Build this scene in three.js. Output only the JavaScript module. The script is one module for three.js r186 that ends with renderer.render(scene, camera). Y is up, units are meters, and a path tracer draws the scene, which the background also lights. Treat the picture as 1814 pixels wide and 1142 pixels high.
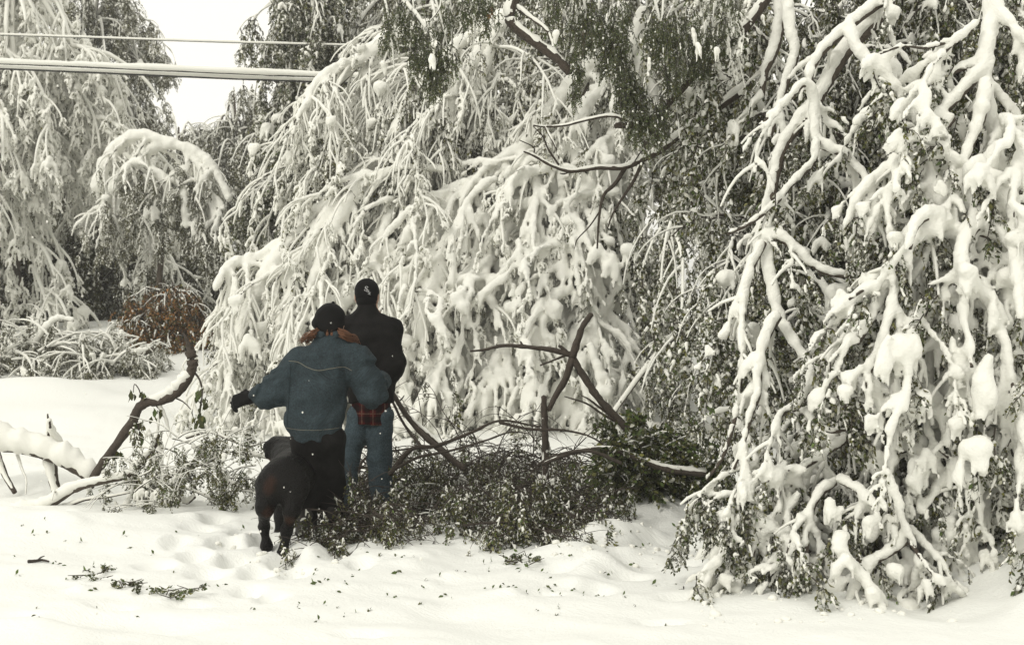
import * as THREE from 'three';
import { ImprovedNoise } from 'three/addons/math/ImprovedNoise.js';
import { TextGeometry } from 'three/addons/geometries/TextGeometry.js';
import { FontLoader } from 'three/addons/loaders/FontLoader.js';

// ------------------------------------------------------------------ camera, sky, sun, exposure
const scene = new THREE.Scene();
const EYE = 1.6, FOCAL = 2519, PITCH = 0.01429;            // eye height in metres, focal length in photo pixels
const camera = new THREE.PerspectiveCamera(25.53, 1814 / 1142, 0.1, 900);
camera.position.set(0, EYE, 0);
camera.rotation.x = -PITCH;
camera.focus = 10;
camera.userData.fStop = 5.6;
const renderer = new THREE.WebGLRenderer({ antialias: true });
renderer.toneMapping = THREE.LinearToneMapping;
renderer.toneMappingExposure = 0.94;
renderer.shadowMap.enabled = true;

{ // overcast snow sky: a little brighter overhead, with faint mottling of the cloud deck
  const w = 256, h = 128, d = new Float32Array(w * h * 4), n = new ImprovedNoise();
  for (let j = 0; j < h; j++) for (let i = 0; i < w; i++) {
    const el = ((j + 0.5) / h - 0.5) * Math.PI, az = (i / w) * Math.PI * 2, s = Math.sin(el), c = Math.cos(el);
    const m = 1 + 0.06 * n.noise(3 * c * Math.cos(az), 3 * c * Math.sin(az), 5 * s) + 0.04 * n.noise(9 * c * Math.cos(az), 9 * c * Math.sin(az), 9 * s);
    const L = (s > 0 ? 1.2 + 0.05 * s : 1.15 + 0.4 * s) * m, k = (j * w + i) * 4;
    d[k] = L * 1.03; d[k + 1] = L * 1.01; d[k + 2] = L * 0.93; d[k + 3] = 1;
  }
  const t = new THREE.DataTexture(d, w, h, THREE.RGBAFormat, THREE.FloatType);
  t.mapping = THREE.EquirectangularReflectionMapping; t.magFilter = THREE.LinearFilter; t.minFilter = THREE.LinearFilter;
  t.wrapS = THREE.RepeatWrapping; t.needsUpdate = true;
  scene.background = t; scene.environment = t;
}
const sun = new THREE.DirectionalLight(new THREE.Color().setRGB(1, 0.97, 0.9), 1.5);
sun.position.set(-12, 14, 3); sun.target.position.set(0, 0, -11);
sun.castShadow = true; sun.shadow.radius = 32; sun.shadow.mapSize.set(2048, 2048);
Object.assign(sun.shadow.camera, { left: -30, right: 30, top: 30, bottom: -30, near: 0.5, far: 90 });
scene.add(sun, sun.target);
scene.fog = new THREE.FogExp2(new THREE.Color().setRGB(0.95, 0.95, 0.92), 0.002);   // falling snow veils what is far off

// ------------------------------------------------------------------ helpers
const V = (x, y, z) => new THREE.Vector3(x, y, z);
const NOISE = new ImprovedNoise();
const noise = (x, y, z) => NOISE.noise(x, y, z);
let seed = 7;
function rnd() { seed |= 0; seed = (seed + 0x6D2B79F5) | 0; let t = Math.imul(seed ^ (seed >>> 15), 1 | seed); t = (t + Math.imul(t ^ (t >>> 7), 61 | t)) ^ t; return ((t ^ (t >>> 14)) >>> 0) / 4294967296; }
const rr = (a, b) => a + (b - a) * rnd();
const lerp = (a, b, t) => a + (b - a) * t, clamp = (x, a, b) => Math.min(b, Math.max(a, x));
const sstep = (a, b, x) => { const t = clamp((x - a) / (b - a), 0, 1); return t * t * (3 - 2 * t); };
const cp = Math.cos(PITCH), sp = Math.sin(PITCH);
function at(px, py, d) {                                    // where photo pixel (px, py) lies at depth d metres
  const x = ((px - 907) / FOCAL) * d, y = (-(py - 571) / FOCAL) * d;
  return V(x, EYE + y * cp - d * sp, -(d * cp + y * sp));
}
const used = new Map();
function numbered(name) { const n = used.get(name) || 0; used.set(name, n + 1); return n ? name + '_' + String(n).padStart(3, '0') : name; }
function tag(o, label, category, group, kind) {
  if (label) o.userData.label = label;
  if (category) o.userData.category = category;
  if (group) o.userData.group = group;
  if (kind) o.userData.kind = kind;
  return o;
}
function thing(name, label, category, pos, group) {
  const g = new THREE.Group(); g.name = numbered(name); g.position.copy(pos); scene.add(g);
  return tag(g, label, category, group);
}
function part(name, geo, mat, parent, kind) {
  const m = new THREE.Mesh(geo, mat); m.name = name; m.castShadow = m.receiveShadow = true;
  if (kind) m.userData.kind = kind;
  parent.add(m); return m;
}
class Acc {                                                  // collects triangles into one geometry, relative to a base point
  constructor(base, uv) { this.p = []; this.i = []; this.c = null; this.uv = uv ? [] : null; this.b = base || V(0, 0, 0); }
  get n() { return this.p.length / 3; }
  v(x, y, z) { this.p.push(x - this.b.x, y - this.b.y, z - this.b.z); return this.p.length / 3 - 1; }
  geo() {
    const g = new THREE.BufferGeometry();
    g.setAttribute('position', new THREE.Float32BufferAttribute(this.p, 3));
    if (this.c) g.setAttribute('color', new THREE.Float32BufferAttribute(this.c, 3));
    if (this.uv) g.setAttribute('uv', new THREE.Float32BufferAttribute(this.uv, 2));
    g.setIndex(this.i); g.computeVertexNormals(); return g;
  }
}
function smooth(pts, step) {                                 // Catmull-Rom through pts, resampled about every step metres
  const c = new THREE.CatmullRomCurve3(pts, false, 'centripetal');
  const n = clamp(Math.ceil(c.getLength() / step), 3, 160), out = [];
  for (let k = 0; k <= n; k++) out.push(c.getPoint(k / n));
  return out;
}
const WIND = V(-0.72, 0.1, 0.52);                            // the side the wet snow was driven onto
const T_ = V(), U_ = V(), S_ = V(), C_ = V(), O_ = V();
// a tube along pts. rad(t) gives its radius; rise shifts it towards the upper and windward side, in radii; lump roughens it
function tube(acc, pts, rad, sides, lump = 0, rise = 0, ph = 0, windy = 0.4, flat = 1) {
  const n = pts.length, start = acc.n;
  let cum = 0;
  for (let k = 0; k < n; k++) {
    const p = pts[k], a = pts[Math.max(0, k - 1)], b = pts[Math.min(n - 1, k + 1)];
    if (k) cum += p.distanceTo(a);
    T_.subVectors(b, a).normalize();
    U_.set(0, 1, 0).addScaledVector(T_, -T_.y);
    const hz = U_.length();
    if (hz < 0.15) U_.copy(WIND).addScaledVector(T_, -WIND.dot(T_));
    U_.normalize(); S_.crossVectors(T_, U_);
    const r = rad(k / (n - 1), cum);
    O_.set(0, 0, 0);
    if (rise) { O_.addScaledVector(U_, rise * r * Math.min(1, hz * 1.2)); O_.addScaledVector(WIND, rise * windy * r); }
    C_.addVectors(p, O_);
    for (let s = 0; s < sides; s++) {
      const an = (s / sides) * Math.PI * 2, ca = Math.cos(an), sa = Math.sin(an);
      let q = r;
      if (lump) { const f = 0.85 / Math.max(0.012, r); q *= 1 + lump * noise(C_.x * f + ca * 0.9 + ph, C_.y * f + sa * 0.9, C_.z * f + ph) * 1.6; }
      const w = q * ca * flat, u = q * sa; if (acc.uv) acc.uv.push(Math.abs(s / sides - 0.5) * 2 * Math.max(0.3, r * 8), cum * 2.2 + ph);
      acc.v(C_.x + S_.x * w + U_.x * u, C_.y + S_.y * w + U_.y * u, C_.z + S_.z * w + U_.z * u);
    }
  }
  for (let k = 0; k < n - 1; k++) for (let s = 0; s < sides; s++) {
    const a = start + k * sides + s, b = start + k * sides + ((s + 1) % sides), c = a + sides, d = b + sides;
    acc.i.push(a, b, c, b, d, c);
  }
  for (const k of [0, n - 1]) {                              // rounded caps
    const p = pts[k], q = pts[k ? n - 2 : 1];
    let x = 0, y = 0, z = 0; const o = start + k * sides;
    for (let s = 0; s < sides; s++) { x += acc.p[(o + s) * 3]; y += acc.p[(o + s) * 3 + 1]; z += acc.p[(o + s) * 3 + 2]; }
    const r = rad(k ? 1 : 0, cum) * 0.55; T_.subVectors(p, q).normalize();
    const m = acc.v(x / sides + acc.b.x + T_.x * r, y / sides + acc.b.y + T_.y * r, z / sides + acc.b.z + T_.z * r);
    if (acc.uv) acc.uv.push(0.5, cum * 2.2 + ph);
    for (let s = 0; s < sides; s++) { const a = o + s, b = o + ((s + 1) % sides); k ? acc.i.push(a, b, m) : acc.i.push(b, a, m); }
  }
}
// surface of a distance field on a grid (naive surface nets): shared vertices, so shading is smooth
function field(fn, lo, hi, cell) {
  const nx = Math.ceil((hi.x - lo.x) / cell) + 1, ny = Math.ceil((hi.y - lo.y) / cell) + 1, nz = Math.ceil((hi.z - lo.z) / cell) + 1;
  const F = new Float32Array(nx * ny * nz); let n = 0;
  for (let k = 0; k < nz; k++) for (let j = 0; j < ny; j++) for (let i = 0; i < nx; i++) F[n++] = fn(lo.x + i * cell, lo.y + j * cell, lo.z + k * cell);
  return nets(F, nx, ny, nz, lo, cell);
}
function nets(F, nx, ny, nz, lo, cell, base) {
  const sy = nx, sz = nx * ny, off = [0, 1, sy, sy + 1, sz, sz + 1, sz + sy, sz + sy + 1], vert = new Int32Array(F.length).fill(-1), p = [], idx = [];
  const E = []; for (let a = 0; a < 8; a++) for (const bit of [1, 2, 4]) if (!(a & bit)) E.push([a, a | bit, bit]);
  for (let k = 0; k < nz - 1; k++) for (let j = 0; j < ny - 1; j++) for (let i = 0; i < nx - 1; i++) {
    const o = i + sy * j + sz * k; if (F[o] > 2 * cell) continue;
    let m = 0; for (let c = 0; c < 8; c++) if (F[o + off[c]] < 0) m |= 1 << c;
    if (m === 0 || m === 255) continue;
    let e = 0, x = 0, y = 0, z = 0;
    for (const [a, b, bit] of E) {
      if (((m >> a) & 1) === ((m >> b) & 1)) continue;
      const u = F[o + off[a]], w = F[o + off[b]], t = u / (u - w);
      x += (a & 1) + (bit === 1 ? t : 0); y += ((a >> 1) & 1) + (bit === 2 ? t : 0); z += (a >> 2) + (bit === 4 ? t : 0); e++;
    }
    vert[o] = p.length / 3;
    p.push(lo.x + (i + x / e) * cell, lo.y + (j + y / e) * cell, lo.z + (k + z / e) * cell);
  }
  const quad = (a, b, c, d, f) => { if (a < 0 || b < 0 || c < 0 || d < 0) return; f ? idx.push(a, b, c, a, c, d) : idx.push(a, c, b, a, d, c); };
  for (let k = 1; k < nz - 1; k++) for (let j = 1; j < ny - 1; j++) for (let i = 1; i < nx - 1; i++) {
    const o = i + sy * j + sz * k; if (vert[o] < 0) continue;
    const v = F[o] < 0;
    if (v !== (F[o + 1] < 0)) quad(vert[o - sy - sz], vert[o - sz], vert[o], vert[o - sy], v);
    if (v !== (F[o + sy] < 0)) quad(vert[o - 1 - sz], vert[o - 1], vert[o], vert[o - sz], v);
    if (v !== (F[o + sz] < 0)) quad(vert[o - 1 - sy], vert[o - sy], vert[o], vert[o - 1], v);
  }
  if (base) for (let n = 0; n < p.length; n += 3) { p[n] -= base.x; p[n + 1] -= base.y; p[n + 2] -= base.z; }
  const geo = new THREE.BufferGeometry();
  geo.setAttribute('position', new THREE.Float32BufferAttribute(p, 3)); geo.setIndex(idx); geo.computeVertexNormals();
  return geo;
}
// snow as one soft volume: tapered limbs of snow splatted into a grid, melting into each other where they meet
class SnowVolume {
  constructor(lo, hi, cell, soft, amp) {
    Object.assign(this, { lo, hi, cell, soft, amp });
    this.nx = Math.ceil((hi.x - lo.x) / cell) + 1; this.ny = Math.ceil((hi.y - lo.y) / cell) + 1; this.nz = Math.ceil((hi.z - lo.z) / cell) + 1;
    this.F = new Float32Array(this.nx * this.ny * this.nz).fill(9);
  }
  add(a, b, r1, r2) {
    const { lo, cell, nx, ny, nz, F } = this, R = Math.max(r1, r2), k0 = Math.min(this.soft, 0.7 * Math.min(r1, r2) + 0.3 * R) + 1e-6, pad = R + k0 + cell * 2;
    const i0 = Math.max(1, Math.floor((Math.min(a.x, b.x) - pad - lo.x) / cell)), i1 = Math.min(nx - 2, Math.ceil((Math.max(a.x, b.x) + pad - lo.x) / cell));
    const j0 = Math.max(1, Math.floor((Math.min(a.y, b.y) - pad - lo.y) / cell)), j1 = Math.min(ny - 2, Math.ceil((Math.max(a.y, b.y) + pad - lo.y) / cell));
    const l0 = Math.max(1, Math.floor((Math.min(a.z, b.z) - pad - lo.z) / cell)), l1 = Math.min(nz - 2, Math.ceil((Math.max(a.z, b.z) + pad - lo.z) / cell));
    const bx = b.x - a.x, by = b.y - a.y, bz = b.z - a.z, l2 = bx * bx + by * by + bz * bz + 1e-9;
    for (let k = l0; k <= l1; k++) for (let j = j0; j <= j1; j++) {
      const py = lo.y + j * cell - a.y, pz = lo.z + k * cell - a.z; let o = i0 + nx * (j + ny * k);
      for (let i = i0; i <= i1; i++, o++) {
        const px = lo.x + i * cell - a.x; let t = (px * bx + py * by + pz * bz) / l2; t = t < 0 ? 0 : t > 1 ? 1 : t;
        const x = px - bx * t, y = py - by * t, z = pz - bz * t, d = Math.sqrt(x * x + y * y + z * z) - (r1 + (r2 - r1) * t), f = F[o];
        if (d > k0 + cell * 2) continue;
        const h = k0 - Math.abs(d - f); F[o] = (d < f ? d : f) - (h > 0 ? (h * h * 0.25) / k0 : 0);
      }
    }
  }
  geo(base) {
    const { lo, cell, nx, ny, nz, F, amp } = this; let o = 0;
    const ph = rr(0, 50);
    for (let k = 0; k < nz; k++) for (let j = 0; j < ny; j++) for (let i = 0; i < nx; i++, o++) {
      if (F[o] > 4 * cell || F[o] < -4 * cell) continue;
      const x = lo.x + i * cell + ph, y = lo.y + j * cell, z = lo.z + k * cell, q = 1 / amp;
      F[o] += amp * (noise(x * q * 0.3, y * q * 0.22, z * q * 0.3) * 0.9 + 0.5 * noise(x * q * 0.8, y * q * 0.8, z * q * 0.8));
    }
    const g = nets(F, nx, ny, nz, lo, cell, base); this.F = null; return g;
  }
}
const smin = (a, b, k) => { const h = Math.max(k - Math.abs(a - b), 0) / k; return Math.min(a, b) - h * h * k * 0.25; };
function cone(a, b, r1, r2) {                                // distance to a limb that tapers from r1 at a to r2 at b
  const bx = b[0] - a[0], by = b[1] - a[1], bz = b[2] - a[2], l2 = bx * bx + by * by + bz * bz;
  return (x, y, z) => {
    const px = x - a[0], py = y - a[1], pz = z - a[2], t = clamp((px * bx + py * by + pz * bz) / l2, 0, 1);
    return Math.hypot(px - bx * t, py - by * t, pz - bz * t) - (r1 + (r2 - r1) * t);
  };
}
function ell(c, r) {
  const m = Math.min(r[0], r[1], r[2]);
  return (x, y, z) => { const k = Math.hypot((x - c[0]) / r[0], (y - c[1]) / r[1], (z - c[2]) / r[2]); return (k - 1) * m * (k < 1 ? 1 : Math.min(2, 0.6 + 0.4 * k)); };
}
const blend = (list, k) => (x, y, z) => { let d = list[0](x, y, z); for (let n = 1; n < list.length; n++) d = smin(d, list[n](x, y, z), k); return d; };

// ------------------------------------------------------------------ materials
function mat(r, g, b, rough, more) { return new THREE.MeshStandardMaterial({ color: new THREE.Color().setRGB(r, g, b), roughness: rough, metalness: 0, ...more }); }
function grain(size, fn, repeat, srgb) {                      // a grey or coloured texture computed per pixel; fn gives 0..1 values
  const d = new Uint8Array(size * size * 4);
  for (let j = 0; j < size; j++) for (let i = 0; i < size; i++) {
    const v = fn(i / size, j / size), k = (j * size + i) * 4, a = Array.isArray(v) ? v : [v, v, v];
    for (let c = 0; c < 3; c++) d[k + c] = clamp(a[c] * 255, 0, 255);
    d[k + 3] = 255;
  }
  const t = new THREE.DataTexture(d, size, size); t.wrapS = t.wrapT = THREE.RepeatWrapping;
  t.magFilter = THREE.LinearFilter; t.minFilter = THREE.LinearMipmapLinearFilter; t.generateMipmaps = true;
  if (repeat) t.repeat.set(repeat, repeat);
  if (srgb) t.colorSpace = THREE.SRGBColorSpace;
  t.needsUpdate = true; return t;
}
const tiled = (u, v, f, ph) => {                              // noise that repeats at the tile's edge
  const a = u * 6.28318, b = v * 6.28318, r = f / 6.28318;
  return noise(Math.cos(a) * r + ph, Math.sin(a) * r + Math.cos(b) * r, Math.sin(b) * r + ph * 2);
};
const snowBump = grain(512, (u, v) => 0.5 + 0.22 * tiled(u, v, 26, 1) + 0.2 * tiled(u, v, 60, 4) + 0.14 * tiled(u, v, 130, 9));
const barkV = (u, v) => clamp(0.5 + 0.42 * tiled(u, v * 0.999, 22, 3) + 0.3 * tiled(u, v, 70, 5) + 0.15 * tiled(u, v, 120, 8), 0, 1);
const barkMap = grain(256, (u, v) => { const q = 0.42 + 0.55 * barkV(u, v); return [q, q * 0.97, q * 0.93]; }), barkBump = grain(256, barkV);
const M = {
  snow: mat(0.745, 0.74, 0.685, 0.95),
  crumb: mat(0.745, 0.74, 0.685, 0.95, { bumpMap: snowBump, bumpScale: 0.006 }),
  ground: mat(0.775, 0.78, 0.745, 0.95, { bumpMap: snowBump, bumpScale: 0.006 }),
  bark: mat(0.11, 0.09, 0.07, 0.9, { map: barkMap, bumpMap: barkBump, bumpScale: 0.008 }),
  darkBark: mat(0.072, 0.056, 0.043, 0.85, { map: barkMap, bumpMap: barkBump, bumpScale: 0.006 }),
  branch: mat(0.055, 0.045, 0.036, 0.9),
  twig: mat(0.045, 0.034, 0.026, 0.9),
  leaf: mat(1, 1, 1, 0.8, { vertexColors: true, side: THREE.DoubleSide }),
  thinLeaf: new THREE.MeshPhysicalMaterial({ color: 0xffffff, roughness: 0.9, vertexColors: true, side: THREE.DoubleSide, transmission: 0.35, thickness: 0 }),
  rust: mat(0.16, 0.075, 0.03, 0.85, { side: THREE.DoubleSide }),
  cable: mat(0.03, 0.03, 0.03, 0.7),
};

// ------------------------------------------------------------------ ground
const bumps = [];                                            // [x, z, height, radius x, radius z]
function hump(px, py, h, rx, rz) { const d = (EYE * FOCAL) / (py - 535); bumps.push([((px - 907) / FOCAL) * d, -d, h, rx, rz || rx]); }
for (let k = 0; k < 60; k++) hump(rr(0, 1300), rr(900, 1060), rr(0.008, 0.03), rr(0.05, 0.14), rr(0.05, 0.12));
hump(1150, 915, 0.19, 0.4, 0.35); hump(1085, 950, 0.1, 0.26, 0.2); hump(1010, 985, 0.07, 0.2); hump(1075, 1005, 0.06, 0.17); hump(1190, 960, -0.07, 0.2, 0.3); hump(1130, 1000, -0.05, 0.15, 0.2); hump(985, 1010, -0.05, 0.15, 0.12);
hump(1330, 1030, 0.1, 0.28, 0.3); hump(1480, 1040, 0.09, 0.25, 0.3); hump(1400, 1020, 0.05, 0.4, 0.4);
hump(1690, 1080, -0.1, 0.35, 0.35); hump(1860, 1040, 0.24, 0.7, 0.6); hump(1814, 1090, 0.1, 0.5, 0.4);
hump(620, 955, 0.07, 0.35, 0.15); hump(350, 960, 0.04, 0.5, 0.3); hump(30, 940, 0.1, 0.8, 0.4);
hump(40, 735, 0.2, 1.1, 0.8); hump(235, 702, 0.16, 1.4, 1.2); hump(150, 765, 0.14, 0.9, 0.6); hump(340, 748, 0.12, 0.8, 0.6); hump(90, 690, -0.12, 2, 0.8); hump(270, 735, -0.1, 0.7, 0.5);
hump(120, 860, 0.16, 0.7, 0.5); hump(20, 650, 0.35, 3.5, 2.5); hump(230, 665, 0.2, 2, 2); hump(330, 615, 0.35, 3, 4); hump(350, 700, -0.1, 3, 1);
hump(60, 1110, 0.05, 0.3, 0.15); hump(220, 1095, -0.04, 0.5, 0.2); hump(700, 1090, -0.02, 0.8, 0.2); hump(820, 1075, -0.025, 0.4, 0.12);
for (const [x, y] of [[470, 962], [500, 992], [535, 968], [430, 945], [395, 968], [415, 990], [520, 1010], [570, 965], [380, 925], [455, 1010], [345, 985]]) hump(x, y, -0.085, 0.09, 0.15);
for (const [x, y] of [[350, 940], [310, 965], [275, 1000], [365, 1010], [440, 1040], [480, 1050], [590, 985], [640, 1000], [1150, 965], [1110, 1020], [1215, 1000], [1060, 1045], [300, 700], [250, 690], [340, 720], [200, 710], [150, 700]]) hump(x, y, -0.06, y < 800 ? 0.3 : rr(0.07, 0.12), y < 800 ? 0.5 : rr(0.09, 0.16));
for (const [x, y] of [[485, 985], [440, 975], [560, 985], [400, 950], [515, 955]]) hump(x, y, 0.03, 0.1, 0.09);
for (const [x, y] of [[25, 1085], [195, 1070], [330, 1062], [640, 1120], [960, 1050], [1210, 1060], [1170, 1098]]) hump(x, y, -0.035, 0.12, 0.06);
function groundY(x, z) {
  const far = sstep(14, 40, -z);
  let h = 0.055 * noise(x * 0.42 + 3, 1.3, z * 0.42) + 0.035 * noise(x * 1.1, 4.7, z * 1.6 + 8) + 0.016 * noise(x * 3.2, 9.1, z * 4.2) + 0.006 * noise(x * 8, 3.1, z * 9) + far * 0.16 * noise(x * 0.11 + 8, 2.2, z * 0.11) + 1.0 * sstep(13, 31, -z);
  for (const [cx, cz, a] of [[-0.55, 3, 1], [-1.9, 5, 0.7]]) h -= 0.03 * a * Math.exp(-(((x - cx - 0.12 * z - 1.2 + 0.15 * Math.sin(z * cz)) / 0.22) ** 2)) * sstep(-22, -12, z);
  const churn = Math.exp(-(((x + 1.45) / 0.75) ** 2) - (((z + 9.3) / 0.7) ** 2));
  h += churn * (0.05 * noise(x * 5, 2.4, z * 5) + 0.025 * noise(x * 11, 5.4, z * 11));
  const lumpy = Math.exp(-(((x - 0.7) / 0.9) ** 2) - (((z + 9.6) / 0.8) ** 2));
  h += lumpy * (0.05 * noise(x * 4.5, 7.4, z * 4.5) + 0.025 * noise(x * 9, 1.4, z * 9));
  for (const b of bumps) { const e = ((x - b[0]) / b[3]) ** 2 + ((z - b[1]) / b[4]) ** 2; if (e < 9) h += b[2] * Math.exp(b[2] < -0.03 ? -e * e : -e); }
  return h;
}
{
  const xs = [], zs = [];
  for (let x = -5; x <= 5.001; x += 0.04) xs.push(x);
  for (let x = 5, d = 0.07; x < 420; d *= 1.13) { x += d; xs.push(x); xs.unshift(-x); }
  for (let z = -5.2; z >= -15; z -= 0.04) zs.push(z);
  for (let z = -15, d = 0.05; z > -600; d *= 1.045) { z -= d; zs.push(z); }
  for (let z = -5.2, d = 0.1; z < 60; d *= 1.3) { z += d; zs.unshift(z); }
  const p = [], uv = [], idx = [], nx = xs.length, nz = zs.length;
  for (const z of zs) for (const x of xs) { p.push(x, groundY(x, z), z); uv.push(x / 0.9, z / 0.9); }
  for (let j = 0; j < nz - 1; j++) for (let i = 0; i < nx - 1; i++) { const a = j * nx + i; idx.push(a, a + 1, a + nx, a + 1, a + nx + 1, a + nx); }
  const g = new THREE.BufferGeometry();
  g.setAttribute('position', new THREE.Float32BufferAttribute(p, 3)); g.setAttribute('uv', new THREE.Float32BufferAttribute(uv, 2));
  g.setIndex(idx); g.computeVertexNormals();
  const m = part('ground', g, M.ground, scene); tag(m, 'deep white snow covering the whole ground', 'ground', null, 'structure');
}
const onGround = (px, py, lift = 0) => { const d = (EYE * FOCAL) / (py - 535), x = ((px - 907) / FOCAL) * d; return V(x, groundY(x, -d) + lift, -d); };

// ------------------------------------------------------------------ snow clumps, leaf sprays (shared shapes)
function makeClump(kind) {
  const list = [];
  if (kind === 0) {                                          // cushion with drooping fingers
    list.push(ell([0, 0, 0], [rr(0.38, 0.55), rr(0.32, 0.42), rr(0.36, 0.48)]));
    for (let n = 0; n < 7; n++) { const a = rr(0, 6.28), q = rr(0.12, 0.36), x = Math.cos(a) * q, z = Math.sin(a) * q, l = rr(0.4, 0.85), r = rr(0.12, 0.19); list.push(cone([x, -0.1, z], [x * 1.35, -l, z * 1.35], r, r * 0.5)); }
  } else if (kind === 1) {                                   // drop: thin neck above, wide below
    list.push(cone([rr(-0.1, 0.1), 0.9, 0], [0, 0.15, 0], 0.1, 0.26), ell([0, -0.1, 0], [rr(0.33, 0.42), 0.42, 0.36]));
    for (let n = 0; n < 5; n++) { const a = rr(0, 6.28), q = rr(0.1, 0.27), x = Math.cos(a) * q, z = Math.sin(a) * q, l = rr(0.55, 0.95); list.push(cone([x, -0.2, z], [x * 1.3, -l, z * 1.3], 0.15, 0.06)); }
  } else {                                                   // splayed hand
    for (let n = 0; n < 6; n++) {
      const a = rr(-1.1, 1.1) + (n - 2.5) * 0.2, z = rr(-0.25, 0.25), l = rr(0.6, 1.1), mx = Math.sin(a) * l * 0.5, ex = Math.sin(a) * l * 0.75;
      list.push(cone([0, 0.25, 0], [mx, 0.05 - l * 0.2, z], 0.17, 0.15), cone([mx, 0.05 - l * 0.2, z], [ex, -l * 0.85, z * 1.5], 0.15, 0.07));
    }
  }
  const f = blend(list, 0.16), ph = rr(0, 50);
  return field((x, y, z) => f(x, y, z) + 0.07 * noise(x * 3 + ph, y * 3, z * 3) + 0.03 * noise(x * 8 + ph, y * 8, z * 8), V(-1.05, -1.3, -0.85), V(1.05, 1.2, 0.85), 0.075);
}
const CLUMPS = []; for (let n = 0; n < 9; n++) CLUMPS.push(makeClump(n % 3));
function leafInto(acc, p, dir, side, len, wid, col) {         // a folded leaf: two halves meeting at the midrib
  const n = V().crossVectors(dir, side).normalize(), s = V().crossVectors(n, dir).normalize();
  const m = V().copy(p).addScaledVector(dir, len * 0.45), e = V().copy(p).addScaledVector(dir, len).addScaledVector(n, -len * 0.12);
  const l = V().copy(m).addScaledVector(s, wid).addScaledVector(n, wid * 0.35), r = V().copy(m).addScaledVector(s, -wid).addScaledVector(n, wid * 0.35);
  const l2 = V().lerpVectors(l, e, 0.55).addScaledVector(s, wid * 0.22), r2 = V().lerpVectors(r, e, 0.55).addScaledVector(s, -wid * 0.22);
  const o = acc.n;
  for (const q of [p, m, e, l, r, l2, r2]) { acc.v(q.x, q.y, q.z); acc.c.push(col[0], col[1], col[2]); }
  acc.i.push(o, o + 1, o + 3, o + 3, o + 1, o + 5, o + 5, o + 1, o + 2, o, o + 4, o + 1, o + 4, o + 6, o + 1, o + 6, o + 2, o + 1);
}
const LEAF = { dark: [0.046, 0.053, 0.014], grey: [0.105, 0.102, 0.04], olive: [0.1, 0.1, 0.024], dry: [0.12, 0.075, 0.032], locust: [0.095, 0.115, 0.045], brown: [0.055, 0.045, 0.03], rust: [0.24, 0.115, 0.035], green: [0.06, 0.088, 0.02] };
// one spray of foliage hanging from the origin down -y, about 1 long. size = leaf length, snowy = share of snow lumps
function makeSpray(o) {
  const a = new Acc(); a.c = []; const vol = o.snowy > 0 ? new SnowVolume(V(-0.75, -1.35, -0.75), V(0.75, 0.2, 0.75), 0.024, 0.04, 0.02) : null; let any;
  const bend = rr(-0.3, 0.3), bz = rr(-0.25, 0.25), spine = (t) => V(bend * t * t + 0.05 * Math.sin(t * 7), -t, bz * t * t);
  const twigs = [];
  const main = []; for (let k = 0; k <= 6; k++) main.push(spine(k / 6)); twigs.push(main);
  for (let n = 0; n < o.twigs; n++) {
    const t = rr(0.05, 0.8), s = spine(t), an = rr(0, 6.28), l = rr(0.25, 0.55) * (1.15 - t * 0.6), w = [];
    for (let k = 0; k <= 4; k++) { const q = k / 4; w.push(V(s.x + Math.cos(an) * l * 0.6 * q * (1.4 - 0.6 * q), s.y - l * q * q * 0.9 + 0.05 * q, s.z + Math.sin(an) * l * 0.6 * q * (1.4 - 0.6 * q))); }
    twigs.push(w);
  }
  for (const w of twigs) {
    const tips = [], n0 = a.n; tube(a, w, (t) => (w === main ? 0.014 : 0.009) * (1.1 - 0.7 * t) * (o.twig || 1), 3);
    for (let k = n0; k < a.n; k++) a.c.push(0.042, 0.033, 0.025);
    const count = Math.round(o.leaves * (w === main ? 1.2 : 1));
    for (let k = 0; k < count; k++) {
      const t = (k + rr(0.2, 0.8)) / count, f = t * (w.length - 1), i = Math.min(w.length - 2, Math.floor(f)), p = V().lerpVectors(w[i], w[i + 1], f - i);
      const an = rr(0, 6.28), d = V(Math.cos(an) * o.splay, -1 + rr(-0.2, 0.35), Math.sin(an) * o.splay).normalize();
      const c = LEAF[o.cols[Math.floor(rnd() * o.cols.length)]], v = rr(0.65, 1.4);
      const ll = o.size * rr(0.6, 1.2); tips.push([p, V().copy(p).addScaledVector(d, ll)]);
      const white = rnd() < (o.frost || 0), fz = rr(0.12, 0.75), cc = white ? [lerp(c[0], 0.62, fz), lerp(c[1], 0.61, fz), lerp(c[2], 0.56, fz)] : [c[0] * v, c[1] * v, c[2] * v];
      leafInto(a, p, d, V(rr(-1, 1), rr(-0.3, 0.3), rr(-1, 1)).normalize(), ll, o.size * rr(0.2, 0.32) * (o.slim || 1), cc);
    }
    if (o.snowy > 0) {
      for (let k = 0; k < w.length - 1; k++) { const r = rr(0.012, 0.034) * (o.fat || 1), q = rr(0.01, 0.03) * (o.fat || 1); if (rnd() < 0.7 * o.snowy) vol.add(V(w[k].x, w[k].y + r * 0.6, w[k].z), V(w[k + 1].x, w[k + 1].y + q * 0.6, w[k + 1].z), r, q); }
      for (const [p, e] of tips) if (rnd() < 0.22 * o.snowy) { const r = rr(0.018, 0.048) * (o.fat || 1); vol.add(V(p.x, p.y + r * 0.8, p.z), V().lerpVectors(p, e, rr(0.2, 0.7)).add(V(rr(-0.03, 0.03), r * 0.5, rr(-0.03, 0.03))), r, r * rr(0.5, 0.9)); any = true; }
    }
  }
  return { leaf: a.geo(), snow: vol ? vol.geo() : null };
}
function kit(n, o) { const l = []; for (let k = 0; k < n; k++) l.push(makeSpray(o)); return l; }
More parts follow.
